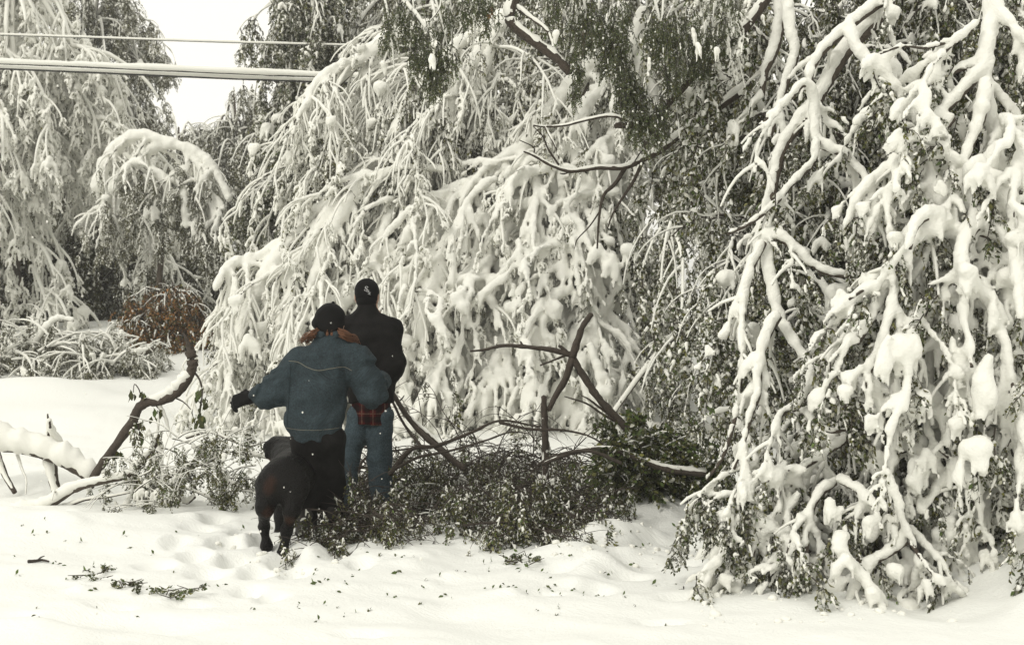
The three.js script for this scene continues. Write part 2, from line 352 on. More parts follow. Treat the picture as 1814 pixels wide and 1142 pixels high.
const KIT = {
  near: kit(7, { twigs: 9, leaves: 14, size: 0.09, splay: 0.9, snowy: 0.24, fat: 0.9, frost: 0.5, cols: ['dark', 'dark', 'olive', 'grey', 'green'] }),
  snowy: kit(6, { twigs: 8, leaves: 8, size: 0.085, splay: 0.8, snowy: 1.3, fat: 1.25, frost: 0.35, cols: ['dark', 'olive', 'grey'] }),
  locust: kit(7, { twigs: 6, leaves: 22, size: 0.065, splay: 1.2, slim: 0.9, snowy: 0.05, fat: 0.8, frost: 0.02, cols: ['locust', 'green', 'locust', 'olive'] }),
  twiggy: kit(6, { twigs: 12, leaves: 7, size: 0.075, splay: 0.8, snowy: 0.5, fat: 0.8, frost: 0.4, cols: ['grey', 'olive', 'dark'] }),
  far: kit(7, { twigs: 13, leaves: 18, size: 0.066, splay: 1, snowy: 0.3, fat: 0.8, frost: 0.5, cols: ['grey', 'olive', 'dark', 'grey'] }),
  broad: kit(6, { twigs: 6, leaves: 6, size: 0.17, splay: 0.9, slim: 1.15, snowy: 0.2, frost: 0.12, cols: ['dark', 'dark', 'green', 'olive'] }),
  brush: kit(6, { twigs: 12, leaves: 6, size: 0.125, splay: 1.1, slim: 0.9, snowy: 0.2, fat: 0.9, frost: 0.24, cols: ['green', 'olive', 'dark', 'olive', 'grey', 'brown'] }),
  single: kit(3, { twigs: 0, leaves: 2, size: 0.9, splay: 0.9, snowy: 0, cols: ['dark', 'green', 'olive'] }),
  dim: kit(4, { twigs: 11, leaves: 12, size: 0.08, splay: 1, snowy: 0.08, frost: 0.02, cols: ['dark', 'brown', 'dark', 'olive'] }),
  rust: kit(4, { twigs: 10, leaves: 10, size: 0.09, splay: 1, snowy: 0.12, frost: 0.0, cols: ['rust', 'dry', 'rust', 'olive'] }),
};

// ------------------------------------------------------------------ a plant: limbs that can be told apart, finer branches, foliage, snow
const QD = new THREE.Quaternion(), QY = new THREE.Quaternion(), E_ = new THREE.Euler(), MX = new THREE.Matrix4();
const crumbUV = (g) => { const p = g.attributes.position, uv = []; for (let k = 0; k < p.count; k++) uv.push((p.getX(k) * 0.85 + p.getZ(k) * 0.6) / 0.8, (p.getY(k) + p.getZ(k) * 0.35) / 0.8); g.setAttribute('uv', new THREE.Float32BufferAttribute(uv, 2)); return g; };
class Plant {
  constructor(name, label, category, base, group) {
    seed = 4000 + 7919 * used.size + 131 * (used.get(name) || 0);
    this.b = base; this.g = thing(name, label, category, base, group);
    this.wood = new Acc(base); this.snow = new Acc(base); this.inst = new Map(); this.nl = 0;
  }
  // a limb traced point by point (world points); snow = snow thickness in metres
  limb(pts, r0, r1, snow, o = {}) {
    const P = smooth(pts, o.step || Math.max(0.03, r0 * 0.9)), w = new Acc(this.b, true), ph = rr(0, 90);
    tube(w, P, (t) => lerp(r0, r1, t) * (o.knob ? 1 + 0.1 * noise(t * 30 + ph, ph, 0) : 1), o.sides || 8, o.rough || 0.12, 0, ph);
    const m = part(o.name || 'limb', w.geo(), o.mat || M.bark, this.g);
    if (snow > 0) {
      const f = (t, c) => Math.max(0.004, (lerp(r0, r1, t) * 0.72 + snow) * (1 + 0.3 * noise(c * 2.2 / (0.05 + snow * 4) + ph, ph, 3) + 0.22 * noise(c * 6 / (0.05 + snow * 4) + ph, ph, 8)) * (o.fade ? o.fade(t) : lerp(1.12, 0.6, t)));
      if (this.vol) this.cover(P, f, o.rise ?? 0.5, o.windy ?? 0.45);
      else { const s = new Acc(this.b); tube(s, P, f, o.snowSides || 10, 0.2, o.rise ?? 0.5, ph, o.windy ?? 0.45); part('snow', s.geo(), M.snow, m); }
    }
    return P;
  }
  path(P, r0, r1, snow, sides = 5, rise = 0.5) {
    const ph = rr(0, 90);
    const covered = this.vol && snow > 0 && r0 * 0.72 + snow > this.vol.cell * 0.85;
    if (r0 > 0 && !(covered && r0 < 0.009)) tube(this.wood, P, (t) => lerp(r0, r1, t), r0 > 0.01 ? 4 : 3, 0);
    if (covered) {
      const a = rr(0.7, 1.35);
      return this.cover(P, (t, c) => Math.max(this.vol.cell * 0.62, (lerp(r0, r1, t) * 0.72 + snow * a * lerp(1, 0.5, t)) * (1 + 0.55 * noise(c / (0.04 + snow * 2) + ph, ph, 7) + 0.3 * noise(c / (0.015 + snow) + ph, ph, 3))), rise, 0.5);
    }
    if (snow > 0) tube(this.snow, P, (t, c) => Math.max(0.003, (lerp(r0, r1, t) * 0.72 + snow * lerp(1, 0.55, t)) * (1 + 0.3 * noise(c / (0.03 + snow * 2.5) + ph, ph, 7))), sides, 0.18, rise, ph);
  }
  cover(P, rad, rise, windy) {                                // lay snow along a path into this plant's snow volume
    let q0 = null, r0 = 0, cum = 0;
    for (let k = 0; k < P.length; k++) {
      const a = P[Math.max(0, k - 1)], b = P[Math.min(P.length - 1, k + 1)]; if (k) cum += P[k].distanceTo(a);
      T_.subVectors(b, a).normalize(); U_.set(0, 1, 0).addScaledVector(T_, -T_.y);
      const r = rad(k / (P.length - 1), cum), q = P[k].clone().addScaledVector(U_, rise * r).addScaledVector(WIND, rise * windy * r);
      if (q0) this.vol.add(q0, q, r0, r); q0 = q; r0 = r;
    }
  }
  // a drooping branch and its side shoots
  grow(p, dir, len, r, level, o) {
    const n = Math.max(4, Math.ceil(len / (o.step || 0.12))), P = [p.clone()], d = dir.clone().normalize(), q = p.clone(), st = len / n, ph = rr(0, 99);
    for (let k = 0; k < n; k++) {
      d.y -= (o.sag * st) / Math.max(0.4, len) * (0.4 + k / n);
      d.x += o.wig * noise(ph, k * 0.7, 1); d.z += o.wig * noise(ph, 5, k * 0.7); d.y += o.wig * 0.6 * noise(k * 0.7, ph, 9);
      d.normalize(); q.addScaledVector(d, st);
      if (q.y < groundY(q.x, q.z) - 0.03) { if (P.length < 3) return P; break; }
      P.push(q.clone());
    }
    this.path(P, r, r * 0.35, o.snow * (level ? 0.62 + 0.15 * rnd() : 1) * rr(0.75, 1.25), level ? 5 : 7, o.rise ?? 0.5);
    const kids = level >= o.levels ? 0 : o.kids[level];
    for (let k = 0; k < kids; k++) {
      const m = P.length - 1, t = rr(0.15, 0.98), f = t * m, i = Math.min(m - 1, Math.floor(f)), s = V().lerpVectors(P[i], P[i + 1], f - i), T = V().subVectors(P[i + 1], P[i]).normalize();
      const lat = V(rr(-1, 1), rr(-0.35, 0.2), rr(-1, 1) * (o.thick ?? 0.7)); lat.addScaledVector(T, -lat.dot(T)).normalize();
      const an = o.an ? rr(o.an[0], o.an[1]) : rr(0.45, 1.05), cd = T.multiplyScalar(Math.cos(an)).addScaledVector(lat, Math.sin(an));
      this.grow(s, cd, len * rr(0.35, 0.62), r * 0.55, level + 1, o);
    }
    if (level >= o.levels - (o.early || 0)) this.dress(P, o);
    return P;
  }
  dress(P, o) {                                               // sprays along and at the end of a branch
    const m = o.per ?? 2;
    for (let k = 0; k < m; k++) {
      if (rnd() > (o.leafy ?? 1)) continue;
      const t = m > 1 ? (k + rr(0.3, 1)) / m : 1, p = P[Math.min(P.length - 1, Math.floor(t * P.length))];
      this.spray(o.kit, p, (o.size || 0.4) * rr(0.65, 1.3), o.tilt || 0.45);
    }
    if (rnd() < (o.clump || 0)) { const p = P[P.length - 1]; this.clump(V(p.x, p.y + 0.03, p.z), (o.clumpSize || 0.2) * rr(0.6, 1.35)); }
  }
  put(key, geo, m, name, matrix, color) {
    let e = this.inst.get(key); if (!e) this.inst.set(key, (e = { geo, m, name, list: [], cols: [] }));
    e.list.push(matrix); e.cols.push(color);
  }
  spray(kitName, p, s, tilt = 0.45, q) {
    const K = KIT[kitName], k = Math.floor(rnd() * K.length);
    if (!q) q = QD.setFromEuler(E_.set(rr(-tilt, tilt), rr(0, 6.28), rr(-tilt, tilt)));
    const mx = new THREE.Matrix4().compose(V().subVectors(p, this.b), q, V(s, s * rr(0.85, 1.25), s)), v = rr(0.75, 1.25);
    this.put(kitName + k, K[k].leaf, kitName === 'locust' ? M.thinLeaf : M.leaf, 'foliage', mx, [v, v, v]);
    if (K[k].snow) this.put(kitName + k + 's', K[k].snow, M.snow, 'foliage_snow', mx, null);
  }
  clump(p, s, sy, k) {
    k ??= [0, 2, 3, 5, 6, 8][Math.floor(rnd() * 6)];
    if (this.vol) {                                           // melt the clump into the snow volume
      sy = sy || s; const at_ = (x, y, z) => V(p.x + x * s, p.y + y * sy, p.z + z * s), A = (a, b, r1, r2) => this.vol.add(at_(...a), at_(...b), r1 * s, r2 * s);
      if (k % 3 === 0) A([-rr(0.05, 0.2), 0, 0], [rr(0.05, 0.2), rr(-0.05, 0.1), 0], rr(0.36, 0.46), rr(0.34, 0.42));
      if (k % 3 === 1) { A([rr(-0.25, 0.25), 0.8, 0], [0, 0.25, 0], 0.17, 0.3); A([rr(-0.12, 0.12), 0.1, 0], [rr(-0.15, 0.15), -0.25, 0.05], 0.34, 0.36); }
      for (let n = 0; n < 7; n++) {
        const a = rr(0, 6.28), q = rr(0.1, 0.36), x = Math.cos(a) * q, z = Math.sin(a) * q * 0.8, l = rr(0.45, 1), w = rr(0.11, 0.19);
        if (k % 3 === 2) { const e = rr(-0.9, 0.9); A([0, 0.25, 0], [e * 0.55, -0.1, z], 0.18, 0.16); A([e * 0.55, -0.1, z], [e * 0.85, -l, z], 0.16, 0.07); } else A([x, -0.05, z], [x * 1.4, -l, z * 1.4], w, w * 0.45);
      }
      return;
    }
    const q = QD.setFromEuler(E_.set(rr(-0.25, 0.25), rr(0, 6.28), rr(-0.25, 0.25)));
    this.put('c' + k, CLUMPS[k], M.snow, 'snow_clumps', new THREE.Matrix4().compose(V().subVectors(p, this.b), q, V(s * rr(0.8, 1.15), (sy || s) * rr(0.85, 1.3), s)), null);
  }
  // hang many branches inside a region of the picture, given by a list of [px, py] spots, at depths d0..d1
  fill(count, spot, d0, d1, o) {
    for (let k = 0; k < count; k++) {
      const [px, py] = spot(), d = rr(d0, d1), p = at(px, py, d);
      if (p.y < groundY(p.x, p.z) + 0.1) continue;
      this.grow(p, V((o.lean || 0) + rr(-0.7, 0.7), rr(-0.6, 0.35), rr(-0.4, 0.6)), rr(o.len[0], o.len[1]), o.r || 0.012, 0, o);
    }
  }
  done(woodName = 'branches', woodMat = M.branch) {
    if (this.wood.n) part(woodName, this.wood.geo(), woodMat, this.g, 'stuff');
    if (this.vol) part('snow_cover', crumbUV(this.vol.geo(this.b)), M.crumb, this.g, 'stuff');
    if (this.snow.n) part('branch_snow', this.snow.geo(), M.snow, this.g, 'stuff');
    for (const e of this.inst.values()) {
      const im = new THREE.InstancedMesh(e.geo, e.m, e.list.length); im.name = e.name; im.userData.kind = 'stuff'; im.castShadow = im.receiveShadow = true;
      e.list.forEach((m, i) => { im.setMatrixAt(i, m); if (e.cols[i]) im.setColorAt(i, new THREE.Color().setRGB(...e.cols[i])); });
      this.g.add(im);
    }
    return this.g;
  }
}
const trace = (d, list, d2) => { const o = []; for (let k = 0; k < list.length; k += 2) o.push(at(list[k], list[k + 1], d2 === undefined ? d : lerp(d, d2, k / (list.length - 2)))); return o; };
const inPoly = (poly) => {                                    // a random spot inside a polygon of photo pixels
  let x0 = 1e9, x1 = -1e9, y0 = 1e9, y1 = -1e9;
  for (const [x, y] of poly) { x0 = Math.min(x0, x); x1 = Math.max(x1, x); y0 = Math.min(y0, y); y1 = Math.max(y1, y); }
  return () => {
    for (;;) {
      const x = rr(x0, x1), y = rr(y0, y1); let c = false;
      for (let i = 0, j = poly.length - 1; i < poly.length; j = i++) { const a = poly[i], b = poly[j]; if ((a[1] > y) !== (b[1] > y) && x < ((b[0] - a[0]) * (y - a[1])) / (b[1] - a[1]) + a[0]) c = !c; }
      if (c) return [x, y];
    }
  };
};
// ------------------------------------------------------------------ central tree, bent down under its snow
{
  const base = V(at(1015, 700, 19.6).x, 0, -19.6);
  const t = new Plant('snow_bowed_tree', 'big tree bent into a white curtain of snowy branches behind the two people', 'tree', base);
  t.limb([V(base.x, -0.1, base.z), V(base.x + 0.1, 1.6, base.z + 0.1), V(base.x - 0.1, 3.4, base.z + 0.2), V(base.x + 0.2, 5.4, base.z - 0.1)], 0.24, 0.12, 0.03, { name: 'trunk', step: 0.2 });
  t.vol = new SnowVolume(V(-4.4, -0.3, -19.6), V(2.2, 5.4, -15.8), 0.03, 0.03, 0.022);
  const o = { sag: 1.5, wig: 0.2, snow: 0.05, levels: 2, kids: [5, 3], kit: 'snowy', size: 0.34, per: 1, leafy: 0.42, clump: 0.3, clumpSize: 0.15, thick: 0.35, step: 0.13, rise: 0.35, an: [0.25, 0.75] };
  const arms = [
    [18.4, 17.8, 0.05, 0.07, [760, 58, 716, 64, 680, 80, 650, 102, 605, 145, 570, 185, 545, 230]],
    [18.2, 17.6, 0.035, 0.05, [735, 60, 690, 74, 640, 110, 600, 120, 560, 150, 545, 190]],
    [18.3, 17.5, 0.04, 0.06, [900, 34, 845, 62, 800, 95, 760, 130, 735, 170, 700, 230]],
    [18.2, 17.3, 0.04, 0.06, [895, 45, 855, 85, 838, 120, 805, 165, 790, 200, 740, 245]],
    [18.0, 17.6, 0.03, 0.045, [880, 60, 862, 120, 835, 175, 800, 230, 770, 260]],
    [18.0, 17.0, 0.06, 0.075, [800, 195, 765, 222, 730, 250, 690, 284, 640, 318, 600, 345, 560, 385, 520, 425, 480, 450, 430, 465, 402, 480, 384, 512]],
    [17.9, 17.0, 0.05, 0.07, [760, 250, 710, 290, 660, 350, 610, 390, 570, 420, 530, 460, 480, 510, 440, 560, 405, 600, 390, 690]],
    [17.7, 16.9, 0.045, 0.06, [705, 285, 700, 330, 690, 380, 680, 420, 660, 470]],
    [17.7, 17.0, 0.045, 0.06, [720, 280, 735, 330, 745, 380, 752, 420]],
    [17.7, 16.9, 0.06, 0.085, [1110, 20, 1060, 110, 1000, 178, 960, 228, 933, 266, 896, 293, 866, 320, 833, 335, 806, 353, 790, 385, 760, 420, 720, 455, 695, 500, 686, 540]],
    [17.6, 16.8, 0.055, 0.08, [866, 320, 840, 360, 800, 400, 770, 430, 745, 470, 720, 500]],
    [17.5, 16.8, 0.05, 0.075, [940, 282, 950, 305, 975, 325, 993, 350, 1000, 385, 985, 420]],
    [17.5, 16.7, 0.05, 0.075, [893, 320, 905, 345, 935, 372, 915, 390, 892, 435, 865, 470, 848, 495]],
    [17.5, 16.8, 0.05, 0.07, [1150, 30, 1105, 120, 1050, 190, 1010, 250, 985, 290, 960, 305]],
    [17.6, 16.8, 0.05, 0.08, [1180, 30, 1140, 110, 1110, 200, 1090, 250, 1060, 300, 1045, 350, 1010, 400, 990, 440]],
    [17.4, 16.7, 0.05, 0.085, [800, 380, 778, 430, 775, 480, 770, 520]],
    [17.3, 16.6, 0.05, 0.09, [985, 490, 950, 560, 910, 590, 880, 640]],
    [17.2, 16.6, 0.05, 0.12, [985, 490, 1000, 560, 1020, 640, 1035, 700]],
    [17.2, 16.5, 0.05, 0.1, [870, 570, 840, 620, 820, 680, 800, 740]],
    [17.1, 16.4, 0.05, 0.09, [760, 500, 735, 560, 720, 640, 712, 700]],
    [17.3, 16.6, 0.045, 0.07, [640, 330, 600, 400, 570, 470, 545, 540, 530, 620]],
    [17.3, 16.6, 0.045, 0.07, [600, 360, 555, 440, 520, 520, 500, 600, 485, 690]],
    [17.3, 16.6, 0.045, 0.07, [520, 430, 470, 500, 430, 580, 410, 660, 398, 720]],
    [17.2, 16.6, 0.05, 0.075, [700, 440, 650, 500, 600, 560, 560, 620]],
    [17.3, 16.6, 0.04, 0.07, [1045, 420, 1060, 470, 1050, 540, 1055, 620]],
  ];
  const P = arms.map(([d1, d2, r, s, l]) => t.limb(trace(d1, l, d2), r, r * 0.45, s * 0.74, { rise: 0.6, windy: 0.6 }));
  P.forEach((pts, a) => {                                     // side shoots, bending over and hanging down
    let len = 0; for (let k = 1; k < pts.length; k++) len += pts[k].distanceTo(pts[k - 1]);
    const n = Math.round(len * 7.5);
    for (let k = 0; k < n; k++) {
      const f = rr(0.08, 1) * (pts.length - 1), i = Math.min(pts.length - 2, Math.floor(f)), p = V().lerpVectors(pts[i], pts[i + 1], f - i);
      const T = V().subVectors(pts[i + 1], pts[i]).normalize();
      const dir = V(T.x * 0.7 + rr(-0.75, 0.65), T.y * 0.5 + rr(-0.5, 0.25), rr(-0.2, 0.8));
      const edge = 907 + (FOCAL * p.x) / -p.z < 520; if (edge) dir.x = Math.abs(dir.x) * 0.4 - 0.1;
      t.grow(p, dir, rr(0.45, 1.15) * (edge ? 0.8 : 1), 0.014, 0, { ...o, snow: a < 5 ? 0.018 : a < 9 || (a > 19 && a < 23) ? 0.024 : 0.034, clump: a < 9 ? 0.05 : 0.14, clumpSize: 0.13, levels: rnd() < 0.6 ? 1 : 2, kids: [4, 2] });
    }
  });
  // the hanging curtain between the limbs
  const front = inPoly([[740, 300], [800, 230], [1000, 210], [1110, 300], [1100, 520], [1060, 640], [960, 700], [720, 690], [680, 560]]);
  t.fill(50, inPoly([[640, 300], [740, 280], [760, 480], [600, 660], [490, 640], [470, 540]]), 16.8, 17.5, { ...o, lean: -0.3, len: [0.7, 1.3], kids: [4, 2], snow: 0.024, clump: 0.08 });
  t.fill(62, front, 16.8, 17.5, { ...o, lean: -0.45, len: [0.8, 1.5], kids: [4, 2], snow: 0.04, clump: 0.14, clumpSize: 0.16 });
  t.fill(26, inPoly([[720, 480], [1040, 440], [1060, 640], [1000, 700], [740, 690]]), 16.5, 17, { ...o, lean: -0.25, len: [0.4, 0.9], kids: [4, 2], snow: 0.045, clump: 0.3, clumpSize: 0.18, leafy: 0.4 });
  t.fill(50, inPoly([[600, 130], [760, 70], [1100, 150], [1100, 250], [820, 240], [560, 320]]), 17.6, 18.6, { ...o, lean: -0.4, len: [0.6, 1.3], kids: [4, 2], snow: 0.022, clump: 0.1 });
  // twiggy olive foliage showing through from behind
  t.fill(120, inPoly([[560, 180], [800, 60], [1150, 130], [1200, 560], [1120, 700], [700, 700], [480, 680], [500, 500]]), 17.9, 18.9, { ...o, lean: -0.2, len: [0.9, 1.7], kids: [5, 2], levels: 1, snow: 0.018, clump: 0.05, kit: 'twiggy', size: 0.5, per: 2, leafy: 0.9 });
  // heavy clumps low on the curtain
  for (const [x, y, s] of [[790, 640, 0.3], [850, 720, 0.32], [1010, 735, 0.3], [760, 660, 0.24], [985, 620, 0.34], [1010, 690, 0.33], [900, 560, 0.2], [940, 600, 0.22], [705, 600, 0.2], [1085, 480, 0.24], [1115, 455, 0.2], [1060, 460, 0.2], [660, 560, 0.2], [440, 620, 0.22], [420, 545, 0.18], [560, 580, 0.16], [820, 760, 0.26], [900, 770, 0.22], [1100, 770, 0.24], [640, 700, 0.2], [760, 745, 0.22], [480, 720, 0.2], [420, 720, 0.2], [1170, 560, 0.2]]) t.clump(at(x, y - 12, 16.5), s * rr(0.9, 1.1), s * rr(0.9, 1.3));
  // skirt: branches that reach the ground
  for (let k = 0; k < 48; k++) { const x = rr(450, 1120), p = at(x, rr(600, 690), rr(16.2, 17.4)); t.grow(p, V(rr(-0.4, 0.3), -0.5, rr(0, 0.6)), rr(0.7, 1.2), 0.014, 0, { ...o, kids: [3, 2], snow: 0.036, clump: 0.25, clumpSize: 0.16 }); }
  t.done();
}

// ------------------------------------------------------------------ right-hand tree, nearest to the camera
{
  const base = V(3.15, 0, -10.6);
  const t = new Plant('broken_snowy_tree', 'huge snow-loaded tree filling the right side, its bent limbs hanging to the ground', 'tree', base);
  t.limb([V(3.15, -0.1, -10.6), V(3.1, 1.4, -10.5), V(3.2, 3, -10.6), V(3.0, 4.6, -10.7), V(3.1, 6.2, -10.6)], 0.2, 0.1, 0, { name: 'trunk', step: 0.15 });
  t.vol = new SnowVolume(V(0.7, -0.2, -9.8), V(3.9, 3.7, -6.9), 0.0165, 0.022, 0.014);
  const L = (d1, d2, r, s, l, o) => t.limb(trace(d1, l, d2), r * 1.22, r * 0.6, s * 0.5, { rise: 0.95, windy: 0.5, ...o });
  const P = [
    L(9.0, 8.6, 0.024, 0.027, [1720, -150, 1640, -60, 1575, -4, 1520, 36, 1452, 100, 1436, 135, 1441, 190, 1446, 212]),
    L(9.1, 8.9, 0.04, 0.026, [1640, -120, 1600, -50, 1560, 25, 1500, 92, 1440, 190, 1388, 262, 1366, 345, 1352, 395, 1340, 440]),
    L(8.6, 8.4, 0.016, 0.022, [1446, 205, 1440, 165, 1425, 150, 1400, 175, 1380, 190, 1350, 220]),
    L(8.6, 8.3, 0.016, 0.022, [1443, 190, 1452, 255, 1495, 275, 1530, 312, 1545, 340, 1565, 375, 1582, 395]),
    L(8.5, 8.3, 0.014, 0.018, [1450, 250, 1440, 290, 1405, 325, 1375, 360, 1330, 395, 1290, 415]),
    L(8.8, 8.4, 0.022, 0.03, [1506, 45, 1518, 90, 1553, 125, 1568, 160, 1582, 185, 1618, 212, 1650, 230]),
    L(8.4, 8.3, 0.012, 0.02, [1578, 178, 1560, 182, 1548, 196, 1538, 225]),
    L(8.5, 8.3, 0.012, 0.025, [1575, 180, 1585, 215, 1620, 228, 1648, 225]),
    L(9.3, 9.2, 0.028, 0.02, [1395, -60, 1398, 20, 1402, 60, 1408, 100, 1392, 150, 1380, 190, 1365, 240]),
    L(9.5, 9.4, 0.034, 0.014, [1390, -60, 1384, 30, 1372, 90, 1355, 130, 1350, 170]),
    // the arch in the middle and what hangs from it
    L(8.4, 8.2, 0.022, 0.024, [1355, 436, 1362, 424, 1378, 420, 1405, 438, 1432, 462, 1458, 480, 1488, 488, 1535, 488]),
    L(8.4, 8.0, 0.024, 0.024, [1356, 424, 1362, 470, 1372, 520, 1380, 560, 1402, 600, 1430, 642, 1455, 668, 1482, 695, 1500, 720]),
    L(8.3, 8.0, 0.015, 0.018, [1354, 430, 1335, 470, 1322, 510, 1316, 560, 1318, 620, 1310, 690, 1300, 750, 1280, 810, 1252, 850]),
    L(8.1, 7.9, 0.018, 0.02, [1380, 560, 1358, 600, 1346, 650, 1343, 700, 1330, 735, 1320, 775, 1300, 830]),
    L(8.0, 7.8, 0.014, 0.022, [1440, 655, 1432, 690, 1412, 722, 1385, 735, 1378, 755, 1384, 790]),
    L(8.0, 7.8, 0.012, 0.02, [1425, 730, 1450, 755, 1475, 765, 1500, 760]),
    // upper right fan
    L(8.3, 7.9, 0.034, 0.036, [1775, -90, 1766, -10, 1760, 50, 1752, 90, 1748, 150, 1756, 210, 1768, 270, 1785, 320, 1800, 380, 1812, 450]),
    L(8.2, 8.0, 0.022, 0.026, [1762, 10, 1785, 40, 1814, 70, 1850, 95]),
    L(8.2, 8.0, 0.014, 0.02, [1752, 108, 1720, 118, 1690, 128, 1660, 142, 1638, 152]),
    L(8.1, 7.9, 0.009, 0.012, [1735, 40, 1715, 55, 1690, 70, 1640, 85, 1600, 82, 1560, 95]),
    L(8.1, 7.9, 0.008, 0.012, [1720, 55, 1690, 78, 1668, 100, 1652, 116]),
    L(8.1, 7.9, 0.018, 0.026, [1748, 125, 1720, 150, 1690, 182, 1655, 212, 1625, 240, 1602, 262, 1594, 278]),
    L(8.0, 7.9, 0.015, 0.022, [1690, 210, 1655, 250, 1630, 275, 1600, 285, 1570, 308, 1552, 322]),
    L(8.0, 7.8, 0.02, 0.028, [1750, 150, 1740, 210, 1720, 260, 1705, 310, 1700, 360]),
    L(7.9, 7.7, 0.012, 0.024, [1770, 260, 1752, 300, 1745, 350, 1740, 400]),
    // big bends with loads
    L(7.9, 7.5, 0.02, 0.05, [1705, 470, 1700, 430, 1680, 400, 1650, 385, 1625, 400, 1612, 440]),
    L(7.8, 7.5, 0.018, 0.026, [1618, 405, 1605, 450, 1592, 500, 1580, 550, 1568, 600, 1545, 650, 1530, 690]),
    L(7.8, 7.6, 0.012, 0.018, [1600, 470, 1560, 490, 1535, 510, 1505, 530]),
    L(7.8, 7.6, 0.012, 0.018, [1590, 500, 1560, 540, 1540, 580, 1520, 610]),
    L(7.8, 7.5, 0.02, 0.05, [1760, 380, 1725, 410, 1708, 440, 1708, 480, 1715, 520]),
    L(7.8, 7.5, 0.02, 0.045, [1730, 410, 1780, 425, 1800, 450, 1804, 500, 1810, 560]),
    L(7.7, 7.5, 0.015, 0.026, [1715, 510, 1708, 560, 1718, 610, 1722, 650]),
    L(7.7, 7.5, 0.012, 0.03, [1735, 500, 1765, 560, 1785, 620, 1795, 690, 1812, 760]),
    L(7.9, 7.7, 0.015, 0.022, [1630, 690, 1640, 740, 1652, 780, 1680, 810]),
    // low limbs
    L(7.9, 7.7, 0.014, 0.022, [1318, 790, 1325, 850, 1332, 900, 1338, 940, 1332, 1000, 1328, 1030]),
    L(7.8, 7.7, 0.014, 0.022, [1335, 918, 1362, 935, 1388, 955, 1394, 985, 1392, 1010]),
    L(7.8, 7.7, 0.012, 0.018, [1330, 900, 1305, 930, 1285, 965, 1275, 1000]),
    L(7.8, 7.6, 0.014, 0.02, [1480, 855, 1450, 880, 1432, 930, 1430, 985, 1432, 1025]),
    L(7.7, 7.5, 0.014, 0.02, [1490, 852, 1525, 872, 1550, 900, 1562, 935]),
    L(7.5, 7.3, 0.016, 0.035, [1500, 955, 1490, 975, 1515, 1010, 1540, 1040, 1558, 1065, 1568, 1090]),
    L(7.6, 7.5, 0.014, 0.022, [1572, 840, 1590, 890, 1605, 935, 1622, 970, 1630, 1005]),
    L(7.5, 7.4, 0.008, 0.01, [1612, 960, 1640, 1000, 1660, 1025, 1675, 1038]),
    L(7.6, 7.5, 0.014, 0.02, [1605, 960, 1570, 985, 1535, 1000, 1520, 990]),
    L(8.0, 7.8, 0.012, 0.02, [1500, 780, 1470, 800, 1420, 830, 1395, 832]),
    L(8.0, 7.8, 0.012, 0.022, [1640, 770, 1620, 790, 1600, 800, 1575, 805]),
    L(8.0, 7.7, 0.014, 0.022, [1800, 600, 1790, 640, 1808, 700, 1830, 760]),
  ];
  const o = { sag: 1.8, wig: 0.26, snow: 0.014, levels: 1, kids: [4, 2], kit: 'near', size: 0.3, per: 1, leafy: 0.8, clump: 0.25, clumpSize: 0.085, thick: 0.5, step: 0.07, rise: 0.4 };
  P.forEach((pts, a) => {
    let len = 0; for (let k = 1; k < pts.length; k++) len += pts[k].distanceTo(pts[k - 1]);
    const upper = a < 16, n = Math.round(len * (upper ? 2 : 5));
    for (let k = 0; k < n; k++) {
      const f = rr(0.2, 1) * (pts.length - 1), i = Math.min(pts.length - 2, Math.floor(f)), p = V().lerpVectors(pts[i], pts[i + 1], f - i), T = V().subVectors(pts[i + 1], pts[i]).normalize();
      t.grow(p, V(T.x * 0.6 + rr(-0.7, 0.7), T.y * 0.5 + rr(-0.6, 0.2), rr(-0.7, 0.5)), rr(0.22, 0.6), 0.007, 0, { ...o, leafy: upper ? 0.3 : 0.55, snow: upper ? 0.016 : 0.02, clump: upper ? 0.08 : 0.4, clumpSize: 0.1 });
    }
  });
  const deep = inPoly([[1270, 20], [1830, -40], [1840, 700], [1400, 700], [1330, 470], [1230, 440]]);
  t.fill(250, deep, 9.7, 11.0, { ...o, lean: 0.25, len: [0.45, 0.9], kids: [5, 2], snow: 0.004, clump: 0.06, wig: 0.4, kit: 'near', size: 0.38, per: 2, leafy: 0.9 });
  t.fill(45, deep, 9.3, 9.8, { ...o, lean: 0.2, len: [0.4, 0.8], kids: [4, 2], snow: 0.007, wig: 0.4, clump: 0.12, size: 0.32 });
  const low = inPoly([[1390, 600], [1830, 560], [1830, 900], [1680, 960], [1440, 950], [1340, 900]]);
  t.fill(120, low, 8.2, 9.6, { ...o, lean: 0.15, len: [0.4, 0.8], kids: [5, 2], snow: 0.014, clump: 0.2, size: 0.34, per: 2 });
  t.fill(36, inPoly([[1540, -60], [1740, -60], [1740, 90], [1560, 90]]), 9.3, 10.1, { ...o, len: [0.4, 0.7], kids: [5, 2], snow: 0.006, per: 2, leafy: 1, size: 0.36 });
  const edge = inPoly([[1650, 250], [1830, 200], [1830, 950], [1640, 900], [1560, 700], [1600, 400]]);
  t.fill(60, edge, 7.8, 8.4, { ...o, len: [0.4, 0.8], kids: [4, 2], snow: 0.026, leafy: 0.5, clump: 0.6, clumpSize: 0.115, size: 0.28, kit: 'snowy' });
  t.fill(40, inPoly([[1280, 800], [1420, 800], [1640, 880], [1640, 960], [1300, 930]]), 7.7, 8.3, { ...o, len: [0.3, 0.6], kids: [4, 2], snow: 0.014, clump: 0.3, size: 0.28, per: 2 });
